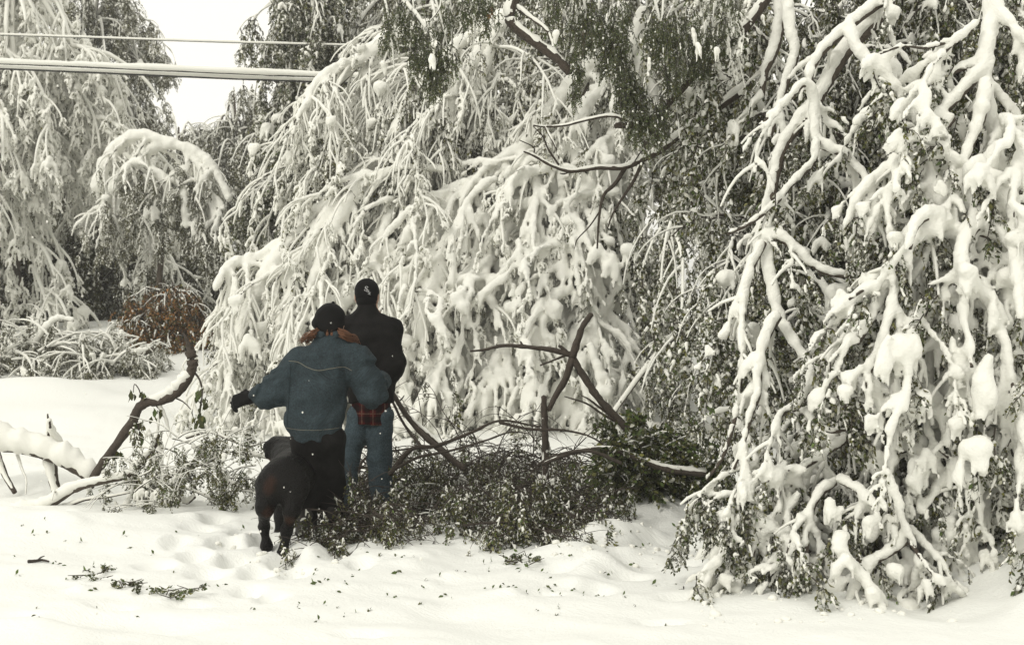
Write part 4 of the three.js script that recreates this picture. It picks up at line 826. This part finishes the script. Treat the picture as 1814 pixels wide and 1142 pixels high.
  const btn = new THREE.SphereGeometry(0.011, 10, 8); btn.translate(hx + 0.02, hy + 0.113, -0.05); part('button', btn, cloth.cap, cap);
  const hair = new Acc();
  for (let k = 0; k < 120; k++) {
    const sd = k % 2 ? 1 : -1, z = rr(-0.07, 0.07), a0 = V(hx + sd * rr(0.05, 0.075), hy - rr(0.05, 0.1), z * 0.5);
    const e = sd < 0 ? V(X(rr(531, 552)), Y(rr(594, 607)), z * 0.5 - 0.05) : V(X(rr(612, 634)), Y(rr(592, 611)), z * 0.5 - 0.02);
    tube(hair, smooth([a0, V((a0.x + e.x) / 2, (a0.y + e.y) / 2 + rr(-0.02, 0.02), z + 0.03), e, V(e.x + sd * rr(0.0, 0.03), e.y - rr(0, 0.05), e.z)], 0.02), (q) => 0.0036 * (1.1 - 0.8 * q), 4);
  }
  for (let k = 0; k < 10; k++) { const a = rr(-1.5, 1.5), x = hx + Math.sin(a) * 0.08, z = -0.05 + Math.cos(a) * 0.1; tube(hair, smooth([V(x, hy - 0.03, z), V(x * 1.02, hy - 0.09, z + 0.01), V(x, hy - 0.13, z + 0.005)], 0.02), () => 0.011, 4); }
  part('hair', hair.geo(), M.hair, t);
}
{ // man in black, just ahead of her
  const D = 10.5, s = FOCAL / D, b = at(648, 535, D), base = V(b.x, groundY(b.x, b.z) - 0.05, b.z), oy = base.y;
  const X = (px) => (px - 648) / s, Y = (py) => EYE - (py - 535) / s - oy;
  const t = thing('person', 'person in a black jacket, black cap and jeans, walking ahead beyond the brush', 'person', base);
  const j = { head: [X(649), Y(523), -0.03], neck: [X(651), Y(552), -0.03], chest: [X(652), Y(600), 0], waist: [X(654), Y(665), 0], hip: [X(656), Y(715), 0],
    lsh: [X(607), Y(583), 0], lel: [X(596), Y(650), 0.02], lwr: [X(632), Y(664), -0.24], lhd: [0.6, 0, -0.8], rsh: [X(693), Y(583), 0], rel: [X(702), Y(652), 0.03], rwr: [X(694), Y(660), -0.22], rhd: [-0.3, -0.1, -1],
    lhp: [X(634), Y(735), 0], lkn: [X(619), Y(815), 0.02], lan: [X(614), Y(890), 0.06], lto: [X(611), Y(906), -0.1], rhp: [X(675), Y(735), 0], rkn: [X(671), Y(815), -0.02], ran: [X(676), Y(890), 0], rto: [X(679), Y(906), -0.16] };
  part('body', bodyGeo(j, [-0.42, -0.06, -0.5], [0.42, 1.85, 0.3]), M.skin, t);
  const yHem = Y(706), rows = [[yHem, X(658), 0.17, 0, 0.14], [Y(690), X(656), 0.185, 0, 0.15], [Y(640), X(652), 0.2, 0.01, 0.15], [Y(595), X(651), 0.2, 0.01, 0.14], [Y(575), X(651), 0.17, 0, 0.12], [Y(556), X(651), 0.085, -0.005, 0.09], [Y(536), X(651), 0.074, -0.01, 0.08]];
  const tr = trunkField(rows), arms = blend([cone([X(645), Y(562), 0], j.lsh, 0.06, 0.085), cone(j.lsh, j.lel, 0.088, 0.075), cone(j.lel, j.lwr, 0.072, 0.055), cone([X(657), Y(562), 0], j.rsh, 0.06, 0.085), cone([X(688), Y(590), 0], [X(692), Y(645), 0.03], 0.092, 0.104), cone([X(692), Y(645), 0.03], j.rwr, 0.098, 0.06)], 0.05);
  const jf = (x, y, z) => smin(tr(x, y, z), arms(x, y, z), 0.035) + crease(x, y, z, 0.012);
  const jm = part('jacket', planarUV(field(jf, V(-0.42, yHem - 0.05, -0.36), V(0.42, Y(530), 0.3), 0.011), 1.4), cloth.black, t);
  const sl = new Acc(); tube(sl, smooth([V(X(694), Y(562), 0.05), V(X(702), Y(572), 0.05), V(X(709), Y(590), 0.03)], 0.012), () => 0.011, 6, 0.2); part('epaulette', planarUV(sl.geo()), cloth.black, jm);
  const sf = trunkField([[Y(745), X(657), 0.138, 0.0, 0.125], [Y(720), X(657), 0.142, 0, 0.13], [Y(690), X(657), 0.14, 0, 0.12]]);
  part('plaid_shirt', planarUV(field((x, y, z) => sf(x, y, z) + crease(x, y, z, 0.012), V(-0.3, Y(760), -0.25), V(0.3, Y(685), 0.25), 0.012), 1.5), cloth.plaid, t);
  const lf = blend([ell([X(656), Y(722), 0], [0.135, 0.1, 0.12]), cone([X(636), Y(738), 0], j.lkn, 0.093, 0.074), cone(j.lkn, j.lan, 0.074, 0.07), cone([X(672), Y(738), 0], j.rkn, 0.105, 0.09), cone(j.rkn, j.ran, 0.09, 0.082)], 0.025);
  part('jeans', planarUV(field((x, y, z) => lf(x, y, z) + crease(x, y, z, 0.011), V(-0.36, 0, -0.25), V(0.32, Y(690), 0.25), 0.012), 1.6), cloth.jeans, t);
  for (const q of ['l', 'r']) { const a = j[q + 'an'], o = j[q + 'to']; part('boot', field(blend([cone([a[0], a[1] + 0.1, a[2]], a, 0.06, 0.058), cone(a, o, 0.058, 0.05)], 0.04), V(a[0] - 0.12, a[1] - 0.12, a[2] - 0.28), V(a[0] + 0.12, a[1] + 0.2, a[2] + 0.12), 0.013), M.boot, t); }
  part('hand', handGeo(j.lwr, j.lhd, [1, 0.3, 0]), M.skin, t); part('hand', handGeo(j.rwr, j.rhd, [-1, 0.3, 0]), M.skin, t);
  const hx = X(649), hy = Y(519), cf = blend([ell([hx, hy + 0.012, -0.03], [0.089, 0.094, 0.103]), cone([hx, hy - 0.03, -0.03], [hx, hy + 0.02, -0.03], 0.088, 0.088), ell([hx, hy - 0.02, -0.15], [0.07, 0.011, 0.08])], 0.012);
  const cap = part('cap', planarUV(field((x, y, z) => Math.max(cf(x, y, z), hy - 0.062 - y), V(hx - 0.15, hy - 0.14, -0.27), V(hx + 0.15, hy + 0.15, 0.12), 0.008)), cloth.cap, t);
  part('hair', field(blend([ell([hx, hy - 0.06, -0.02], [0.078, 0.06, 0.098])], 0.02), V(hx - 0.13, hy - 0.13, -0.15), V(hx + 0.13, hy + 0.02, 0.12), 0.009), cloth.cap, t);
  // embroidered letters on the cap's back
  const font = await new FontLoader().loadAsync('fonts/droid/droid_serif_bold.typeface.json');
  for (const [ch, dx, dy, sz] of [['S', -0.012, 0.018, 0.036], ['o', 0.006, 0.008, 0.024], ['x', 0.016, -0.008, 0.024]]) {
    const g = new TextGeometry(ch, { font, size: sz, depth: 0.004, curveSegments: 4 }); g.rotateZ(-0.25); g.translate(hx + dx, hy + dy, onBack(cf, hx + dx + 0.01, hy + dy + 0.012, 0.15) - 0.001); part('embroidered_letter', g, M.thread, cap);
  }
}
{ // dog, seen from behind
  const base = V(at(505, 535, 9.2).x, 0, -9.2); base.y = groundY(base.x, base.z) - 0.02;
  const A = (x, y, d) => { const p = at(x, y, d).sub(base); return [p.x, p.y, p.z]; };
  const q = [
    cone(A(505, 848, 9.2), A(520, 842, 9.75), 0.15, 0.17), cone(A(503, 856, 9.15), A(506, 868, 9.2), 0.145, 0.105), cone(A(520, 850, 9.75), A(522, 870, 9.8), 0.17, 0.13),
    cone(A(515, 825, 9.85), A(502, 800, 10.1), 0.12, 0.095), ell(A(499, 793, 10.16), [0.09, 0.085, 0.105]), cone(A(494, 800, 10.2), A(484, 806, 10.34), 0.065, 0.048),
    cone(A(484, 780, 10.14), A(475, 790, 10.12), 0.024, 0.022), cone(A(475, 790, 10.12), A(472, 808, 10.1), 0.022, 0.013), cone(A(515, 782, 10.14), A(522, 800, 10.16), 0.024, 0.018),
    cone(A(478, 860, 9.15), A(469, 898, 9.05), 0.097, 0.055), cone(A(469, 900, 9.05), A(467, 932, 9.2), 0.05, 0.03), cone(A(467, 932, 9.2), A(472, 966, 9.16), 0.029, 0.027), cone(A(472, 967, 9.16), A(471, 971, 9.28), 0.034, 0.03),
    cone(A(522, 862, 9.12), A(516, 903, 9.0), 0.1, 0.054), cone(A(516, 903, 9.0), A(508, 940, 9.1), 0.048, 0.031), cone(A(508, 940, 9.1), A(500, 982, 9.02), 0.031, 0.028), cone(A(500, 984, 9.02), A(498, 988, 9.14), 0.035, 0.03),
    cone(A(542, 860, 9.72), A(536, 915, 9.66), 0.08, 0.05), cone(A(534, 915, 9.66), A(532, 955, 9.6), 0.042, 0.033), cone(A(532, 957, 9.6), A(531, 961, 9.7), 0.036, 0.03),
    cone(A(505, 860, 9.75), A(499, 915, 9.8), 0.075, 0.05), cone(A(499, 915, 9.8), A(497, 945, 9.78), 0.042, 0.034), cone(A(497, 946, 9.78), A(496, 949, 9.88), 0.035, 0.03),
  ];
  const f = blend(q, 0.045), g = planarUV(field((x, y, z) => f(x, y, z) + 0.006 * noise(x * 14, y * 10, z * 14) + 0.003 * noise(x * 34, y * 24, z * 34), V(-0.42, -0.06, -1.4), V(0.42, 0.95, 0.42), 0.011), 3), p = g.attributes.position, col = [];
  const spots = [[A(474, 858, 9.0), 0.06, 0.26], [A(480, 915, 9.0), 0.06, 0.3], [A(536, 930, 9.6), 0.12, 0.8], [A(512, 925, 8.98), 0.05, 0.35], [A(484, 806, 10.34), 0.06, 0.6]];
  for (let k = 0; k < p.count; k++) {
    let w = 0; const x = p.getX(k), y = p.getY(k), z = p.getZ(k);
    for (const [c, r, a] of spots) w = Math.max(w, a * sstep(1.15, 0.5, Math.hypot(x - c[0], (y - c[1]) * 0.75, z - c[2]) / r + 0.25 * noise(x * 20, y * 20, z * 20)));
    const v = 0.8 + 0.5 * noise(x * 30, y * 12, z * 30); col.push(lerp(0.0055, 0.085, w) * v, lerp(0.0048, 0.032, w) * v, lerp(0.0045, 0.014, w) * v);
  }
  g.setAttribute('color', new THREE.Float32BufferAttribute(col, 3));
  const t = thing('dog', 'stocky black dog with rusty markings walking away, seen from behind', 'dog', base);
  part('body', g, new THREE.MeshPhysicalMaterial({ vertexColors: true, roughness: 0.5, specularIntensity: 0.2, bumpMap: grain(256, (u, v) => 0.5 + 0.5 * tiled(u, v, 40, 3) + 0.3 * tiled(u, v, 90, 1)), bumpScale: 0.006 }), t);
}

// ------------------------------------------------------------------ fallen wood at the left
{
  const base = onGround(120, 870), t = new Plant('fallen_log', 'thick snow-covered log propped off the ground at the left edge', 'log', base);
  const L = (r0, r1, s, l, o) => t.limb(trace(11.8, l, 11.6), r0, r1, s, { mat: M.darkBark, rise: 0.7, windy: 0.15, knob: 1, ...o });
  L(0.055, 0.055, 0.085, [-120, 788, -40, 786, 0, 788, 45, 793, 90, 806, 125, 822, 165, 846], { sides: 10, rise: 0.5 });
  L(0.05, 0.034, 0.006, [90, 815, 93, 840, 98, 865, 106, 892], { windy: 0.9 }); L(0.035, 0.02, 0.004, [-8, 800, 8, 840, 26, 872], { windy: 0.9 });
  L(0.012, 0.005, 0.004, [30, 805, 38, 830, 46, 850, 45, 875]); L(0.03, 0.006, 0.006, [92, 800, 88, 775, 86, 755, 84, 733], { windy: 0.9 });
  L(0.02, 0.012, 0.03, [108, 800, 98, 780, 90, 760, 87, 745], { windy: 0.3 }); t.done();
}
{
  const base = onGround(165, 862), t = new Plant('broken_branch', 'dark curved broken branch standing up out of the snow, splintered at its top', 'branch', base);
  const L = (r0, r1, s, l, o) => t.limb(trace(11.5, l, 11.5), r0, r1, s, { mat: M.darkBark, rise: 0.85, windy: 0.02, knob: 1, rough: 0.2, ...o });
  L(0.034, 0.045, 0.004, [158, 862, 170, 838, 190, 808, 215, 775, 236, 742, 246, 722, 262, 712, 285, 710, 310, 696, 328, 676, 339, 655, 341, 638, 336, 622], { sides: 10, fade: (q) => 0.55 + 0.75 * sstep(0.45, 0.6, q) * sstep(0.92, 0.75, q) });
  L(0.03, 0.004, 0, [337, 626, 333, 610, 328, 596, 324, 588]); L(0.014, 0.003, 0, [340, 632, 343, 620, 342, 610]);
  L(0.01, 0.004, 0, [340, 655, 352, 670, 358, 690, 356, 715, 352, 750]); L(0.006, 0.003, 0, [252, 714, 246, 690, 238, 680, 236, 695]);
  L(0.01, 0.005, 0, [240, 735, 246, 760, 248, 785]); L(0.007, 0.003, 0, [305, 702, 325, 712, 338, 725]); L(0.012, 0.006, 0.01, [275, 714, 290, 735, 302, 775]);
  { // hanging leaves that can be told apart, each a part
    const shapes = ['dark', 'green', 'olive', 'dark'].map((n) => { const a = new Acc(); a.c = []; leafInto(a, V(0, 0, 0), V(0, -1, 0), V(1, 0, 0.2), 1, 0.27, LEAF[n]); return a.geo(); });
    for (const [x, y, n, w, h] of [[358, 700, 16, 9, 20], [352, 735, 20, 11, 18], [236, 692, 5, 9, 6], [252, 694, 4, 6, 5], [244, 760, 16, 8, 22], [275, 728, 8, 7, 12], [206, 795, 7, 8, 10]]) for (let k = 0; k < n; k++) {
      const p = at(x + rr(-w, w), y + rr(-h, h), 11.5 + rr(-0.05, 0.05)), s = rr(0.055, 0.09), m = new THREE.Mesh(shapes[k % 4], M.leaf);
      m.name = 'leaf'; m.castShadow = m.receiveShadow = true; m.position.subVectors(p, base); m.rotation.set(rr(-0.5, 0.5), rr(0, 6.28), rr(-0.6, 0.6)); m.scale.setScalar(s); t.g.add(m);
    }
  }
  for (let k = 0; k < 5; k++) t.clump(at(276 + rr(-5, 5), 745 + k * 18, 11.45), 0.035, 0.07, 1);
  t.done();
}
{
  const base = onGround(290, 890), t = new Plant('fallen_branch', 'fallen leafy branch with snow-topped forks sprawling left of the dog', 'branch', base);
  const L = (r0, r1, s, l, o) => t.limb(trace(11.2, l, 11.0), r0, r1, s, { rise: 0.65, windy: 0.25, knob: 1, ...o });
  L(0.03, 0.02, 0.022, [25, 908, 55, 902, 90, 893, 125, 870, 150, 860, 190, 850, 225, 842, 250, 820, 268, 800, 280, 770]);
  L(0.02, 0.012, 0.02, [225, 842, 235, 870, 222, 900, 205, 925]); L(0.02, 0.01, 0.02, [235, 872, 262, 895, 285, 910, 300, 925]); L(0.02, 0.012, 0.024, [240, 870, 265, 856, 290, 856, 310, 872, 330, 890, 345, 880]);
  L(0.016, 0.008, 0.016, [280, 775, 284, 800, 286, 830, 290, 850]); L(0.014, 0.006, 0.008, [110, 900, 150, 885, 190, 880, 230, 872]); L(0.01, 0.004, 0.006, [100, 895, 96, 870, 92, 885]);
  L(0.012, 0.005, 0.004, [330, 775, 370, 765, 410, 780, 440, 790, 470, 782]); L(0.012, 0.006, 0.006, [290, 850, 330, 830, 365, 820, 405, 800, 445, 810]);
  L(0.01, 0.004, 0.005, [300, 860, 340, 868, 380, 885, 420, 890, 435, 910]); L(0.01, 0.004, 0.006, [340, 790, 390, 840, 430, 870, 438, 900]); L(0.016, 0.008, 0.014, [420, 800, 450, 806, 480, 812]);
  const O = { sag: 1.1, wig: 0.35, snow: 0.002, levels: 1, kids: [3], kit: 'brush', size: 0.17, per: 2, leafy: 0.55, clump: 0.1, clumpSize: 0.05, step: 0.06, rise: 0.6 };
  const area = inPoly([[290, 770], [400, 750], [455, 800], [450, 890], [380, 900], [230, 900], [210, 860]]);
  for (let k = 0; k < 52; k++) { const [x, y] = area(), p = at(x, y, rr(10.6, 11.5)); if (p.y < groundY(p.x, p.z)) p.y = groundY(p.x, p.z) + 0.02; t.grow(p, V(rr(-1, 1), rr(-0.2, 0.8), rr(-0.6, 0.6)), rr(0.2, 0.5), 0.006, 0, O); }
  for (let k = 0; k < 14; k++) t.clump(at(rr(225, 330), rr(850, 900), 10.95), rr(0.04, 0.08));
  t.done('twigs', M.twig);
}
{
  const base = onGround(120, 655), t = new Plant('brush_heap', 'low heap of snow-dusted fallen branches far off at the left', 'brush', base);
  const O = { sag: 1.2, wig: 0.3, snow: 0.014, levels: 1, kids: [4], kit: 'far', size: 0.36, per: 2, leafy: 0.9, clump: 0.1, clumpSize: 0.1, step: 0.12 };
  for (let k = 0; k < 90; k++) { const x = rr(-30, 215), h = x < 40 ? 0.55 : x < 150 ? 1 : 0.45, p = at(x, 648 - rr(0, 55) * h, rr(21.5, 23.5)); const gy = groundY(p.x, p.z); if (p.y < gy) p.y = gy + 0.1; t.grow(p, V(rr(-1, 1), rr(-0.3, 0.8), rr(-0.7, 0.7)), rr(0.5, 1.1), 0.014, 0, O); }
  t.limb(trace(22, [60, 610, 90, 575, 105, 565, 130, 568], 22), 0.03, 0.02, 0.04, {}); t.done('twigs', M.twig);
}
{
  const base = onGround(225, 650), t = new Plant('fallen_branch', 'small fallen branch with a pale cut end beside the far brush heap', 'branch', base);
  t.limb(trace(22.3, [190, 645, 215, 636, 250, 626, 270, 618], 22.1), 0.06, 0.05, 0.035, {}); t.limb(trace(22.3, [205, 640, 225, 612, 245, 600], 22.4), 0.02, 0.01, 0.02, {});
  for (let k = 0; k < 30; k++) { const p = at(rr(190, 270), rr(632, 652), rr(21.8, 22.8)); p.y = Math.max(p.y, groundY(p.x, p.z) + 0.1); t.grow(p, V(rr(-1, 1), rr(0, 0.6), rr(-0.7, 0.7)), rr(0.3, 0.7), 0.01, 0, { sag: 1.2, wig: 0.3, snow: 0.015, levels: 1, kids: [2], kit: 'far', size: 0.3, per: 2, step: 0.12 }); }
  t.done('twigs', M.twig);
}

// ------------------------------------------------------------------ brush pile in the middle
{
  const base = onGround(880, 920), t = new Plant('brush_pile', 'tangled pile of fallen leafy twigs and broken branches right of the dog', 'brush', base);
  const L = (d1, r0, r1, s, l) => t.limb(trace(d1, l, d1), r0, r1, s, { mat: M.darkBark, rise: 0.8, windy: 0.05, knob: 1 });
  L(10.4, 0.02, 0.006, 0, [690, 840, 730, 795, 770, 790, 830, 768, 885, 745, 950, 755]); L(10.4, 0.012, 0.005, 0, [885, 748, 940, 760, 1000, 762, 1050, 775, 1085, 800]);
  L(10.9, 0.012, 0.005, 0, [610, 775, 640, 790, 690, 798, 740, 792]); L(10.2, 0.012, 0.004, 0, [700, 830, 740, 810, 790, 800, 860, 780, 905, 765, 940, 768]);
  L(10.9, 0.012, 0.005, 0, [635, 850, 640, 820, 660, 800, 672, 790]); L(10.1, 0.014, 0.004, 0, [1100, 820, 1050, 800, 1000, 802, 960, 818, 930, 850]);
  L(10.3, 0.028, 0.014, 0.002, [1250, 838, 1180, 830, 1130, 812, 1080, 795, 1020, 800, 960, 822]); L(9.3, 0.012, 0.004, 0, [660, 905, 690, 930, 706, 965]);
  L(9.6, 0.008, 0.004, 0, [820, 930, 880, 925, 950, 930, 1010, 945, 1060, 948]); L(9.5, 0.007, 0.003, 0, [560, 950, 600, 940, 640, 915, 670, 900]);
  const O = { sag: 1.0, wig: 0.4, snow: 0, levels: 1, kids: [4], kit: 'brush', size: 0.22, per: 2, leafy: 0.5, clump: 0.03, clumpSize: 0.05, step: 0.06, rise: 0.6 };
  const put = (n, poly, lift, up, o) => { const area = inPoly(poly); for (let k = 0; k < n; k++) { const [x, y] = area(), p = onGround(x, y, rr(0, lift)); t.grow(p, V(rr(-1, 1), rr(-0.1, up), rr(-0.7, 0.7)), rr(0.2, 0.55), 0.006, 0, { ...O, ...o }); } };
  put(260, [[600, 880], [720, 850], [900, 850], [1040, 860], [1060, 920], [960, 955], [800, 950], [580, 945]], 0.18, 0.5);
  put(130, [[640, 880], [1020, 860], [1020, 900], [640, 920]], 0.24, 0.6, { snow: 0 });
  for (let k = 0; k < 60; k++) { const p = onGround(rr(640, 1080), rr(850, 880), rr(0.08, 0.28)); t.grow(p, V(rr(-1, 1), rr(0.1, 0.8), rr(-0.5, 0.5)), rr(0.5, 1), 0.007, 0, { ...O, sag: 1.6, kids: [5], leafy: 0.12 }); }
  put(55, [[900, 880], [1040, 900], [1040, 950], [970, 985], [900, 960]], 0.15, 0.5, { leafy: 1 });
  put(30, [[1000, 900], [1080, 885], [1070, 950], [960, 990]], 0.1, 0.4, { kit: 'broad', size: 0.14 });
  put(40, [[1060, 850], [1250, 850], [1250, 880], [1060, 880]], 0.12, 0.4, { snow: 0.006 });
  put(44, [[590, 930], [700, 920], [740, 940], [640, 955], [590, 955]], 0.14, 0.3, { snow: 0, clump: 0, size: 0.2 });
  put(36, [[585, 955], [650, 955], [660, 970], [590, 974]], 0.16, 0.5, { snow: 0, clump: 0, size: 0.2 });
  put(25, [[760, 900], [860, 900], [860, 930], [760, 930]], 0.12, 0.4, { snow: 0.004, clump: 0.1 });
  for (const [x, y, s] of [[815, 898, 0.06], [825, 912, 0.07], [790, 915, 0.05], [645, 880, 0.06], [600, 895, 0.06], [590, 930, 0.07], [700, 905, 0.05], [740, 890, 0.05], [1095, 870, 0.06], [1180, 862, 0.07]]) { const p = onGround(x, y + 12, 0.1); t.clump(p, s * 1.2, s * 0.7, 3 * Math.floor(rnd() * 3)); }
  t.done('twigs', M.twig);
}
{
  const base = onGround(1150, 850), t = new Plant('leafy_branch', 'broken dark green leafy branch lying on the right end of the brush pile', 'branch', base);
  t.limb(trace(10.9, [1060, 790, 1110, 780, 1160, 808, 1210, 835, 1262, 850], 10.7), 0.03, 0.02, 0.008, { mat: M.darkBark });
  const O = { sag: 0.6, wig: 0.3, snow: 0.003, levels: 1, kids: [3], kit: 'broad', size: 0.24, per: 2, leafy: 1, step: 0.06, tilt: 1.4 };
  const area = inPoly([[1060, 830], [1110, 765], [1170, 760], [1190, 800], [1240, 830], [1240, 860], [1080, 860]]);
  for (let k = 0; k < 70; k++) { const [x, y] = area(); t.grow(at(x, y, rr(10.4, 11)), V(rr(-1, 1), rr(-0.1, 0.9), rr(-0.6, 0.6)), rr(0.12, 0.3), 0.006, 0, O); }
  t.done('twigs', M.darkBark);
}
{
  const base = onGround(965, 850), t = new Plant('forked_branch', 'dark forked broken branch standing upright in the brush pile', 'branch', base);
  const L = (r0, r1, s, l) => t.limb(trace(10.6, l, 10.6), r0, r1, s, { mat: M.darkBark, rise: 0.8, windy: 0.02, knob: 1, rough: 0.2 });
  L(0.032, 0.024, 0, [1210, 838, 1160, 808, 1125, 775, 1095, 742, 1060, 705, 1035, 668, 1014, 632]); L(0.032, 0.018, 0, [1014, 632, 1024, 600, 1034, 575, 1048, 556]); L(0.03, 0.018, 0, [1014, 635, 1002, 670, 985, 700, 972, 726]);
  L(0.022, 0.007, 0, [1010, 628, 980, 620, 940, 615, 890, 612, 860, 619, 833, 622]); L(0.01, 0.006, 0, [1004, 628, 980, 638, 957, 647]); L(0.016, 0.01, 0, [1005, 625, 996, 616, 990, 612]); L(0.012, 0.003, 0, [926, 615, 923, 606, 921, 604]);
  L(0.03, 0.022, 0.004, [967, 860, 966, 800, 965, 750, 963, 702]); L(0.012, 0.004, 0, [1095, 745, 1060, 720, 1045, 708, 1030, 700]); L(0.012, 0.004, 0, [1100, 750, 1070, 735, 1040, 715, 1000, 702]); t.done();
}
{
  const base = onGround(815, 860), t = new Plant('leaning_branch', 'pair of dark bare branches leaning down to the right beside the walkers', 'branch', base);
  const L = (r0, r1, s, l, d2) => t.limb(trace(10.9, l, d2), r0, r1, s, { mat: M.darkBark, rise: 0.8, windy: 0.02, knob: 1 });
  L(0.016, 0.026, 0, [688, 682, 705, 712, 725, 742, 755, 775, 790, 805, 822, 830], 10.4); L(0.014, 0.018, 0.004, [692, 692, 720, 735, 760, 770, 800, 808], 10.5); L(0.01, 0.01, 0, [690, 700, 715, 750, 745, 790], 10.5);
  L(0.008, 0.003, 0, [705, 712, 712, 706, 716, 700], 10.9); t.done();
}
{
  const base = onGround(1210, 775), t = new Plant('snowy_pole', 'snow-topped fallen pole lying level beyond the leafy branch', 'log', base);
  t.limb(trace(16.4, [1120, 776, 1180, 772, 1240, 770, 1330, 772], 16.2), 0.06, 0.06, 0.06, { mat: M.darkBark, rise: 0.9, windy: 0.05 }); t.done();
}
// small sprigs and sticks lying on the snow
for (const [x, y, n, label] of [[915, 1000, 9, 'green sprig of leaves lying on the snow below the brush pile'], [240, 1040, 7, 'green sprig pressed into the snow at lower left'], [310, 1052, 8, 'scattered leafy sprig at lower left, right of another sprig'], [165, 1022, 6, 'small tuft of leaves half sunk in the snow, left of the sprigs'], [945, 965, 10, 'leafy tip spilling from the brush pile onto clean snow'], [705, 972, 4, 'tiny dark sprig lying right of the dog'], [1190, 880, 6, 'leaf sprig under the left edge of the right tree']]) {
  const p = onGround(x, y, 0.01), t = new Plant('leaf_sprig', label, 'sprig', p);
  for (let k = 0; k < n; k++) { const q = onGround(x + rr(-28, 28), y + rr(-7, 7), 0.02), P = [q, V(q.x + rr(-0.1, 0.1), q.y + rr(0.005, 0.03), q.z + rr(-0.08, 0.08))]; t.path(smooth(P, 0.03), 0.004, 0.002, 0); t.spray('broad', q, rr(0.06, 0.13), 0, new THREE.Quaternion().setFromEuler(E_.set(rr(1.2, 1.8), rr(0, 6.28), rr(-0.4, 0.4), 'YXZ'))); E_.order = 'XYZ'; }
  t.done('twigs', M.twig);
}
{ const p = onGround(65, 1001), t = new Plant('stick', 'short dark stick lying alone on the snow near the left edge', 'stick', p); t.limb([[48, 1003], [62, 1000], [72, 998], [84, 1000]].map(([x, y]) => onGround(x, y, 0.012)), 0.011, 0.006, 0, { mat: M.darkBark, knob: 1 }); t.limb([[66, 1000], [70, 996], [76, 994]].map(([x, y]) => onGround(x, y, 0.02)), 0.006, 0.003, 0, { mat: M.darkBark, name: 'side_twig' }); t.done(); }
{
  const p = onGround(900, 1000), t = new Plant('leaf_litter', 'loose leaves and bits of twig scattered over the snow', 'leaf litter', p); t.g.userData.kind = 'stuff';
  for (let k = 0; k < 240; k++) {
    const x = rnd() < 0.5 ? rr(0, 1250) : rr(560, 1250), y = rr(930, 1100), q = onGround(x, y, 0.008); if (rnd() < (y - 930) / 260) continue;
    t.spray('single', q, rr(0.016, 0.038), 0, new THREE.Quaternion().setFromEuler(E_.set(rr(1.3, 1.8), rr(0, 6.28), 0, 'YXZ'))); E_.order = 'XYZ';
  }
  t.done();
}
{ // clods of snow kicked up or dropped from the branches
  const p = onGround(900, 980), t = new Plant('snow_clods', 'small lumps of dropped snow lying near the brush pile and the trees', 'snow lumps', p); t.g.userData.kind = 'stuff';
  for (let k = 0; k < 260; k++) {
    const u = rnd(), [x, y] = u < 0.45 ? [rr(980, 1260), rr(880, 1010)] : u < 0.75 ? [rr(1240, 1720), rr(1010, 1110)] : [rr(380, 640), rr(925, 1010)], s = 0.012 + 0.045 * Math.pow(rnd(), 2.5);
    t.clump(onGround(x, y, s * 0.15), s, s * 0.7, 3 * Math.floor(rnd() * 3));
  }
  t.done();
}
{ // snow still falling
  const g = new THREE.IcosahedronGeometry(1, 1), im = new THREE.InstancedMesh(g, M.snow, 1700); im.name = 'falling_snow'; tag(im, 'sparse white flakes of falling snow in the air', 'snowflakes', null, 'stuff');
  for (let k = 0; k < 1700; k++) { const d = 2.5 + 16 * Math.sqrt(rnd()), p = at(rr(-100, 1914), rr(-60, 1100), d), s = rr(0.0016, 0.0042); if (p.y < groundY(p.x, p.z)) p.y += 2; MX.compose(p, new THREE.Quaternion(), V(s, s * rr(0.7, 1.6), s)); im.setMatrixAt(k, MX); }
  scene.add(im);
}
renderer.render(scene, camera);
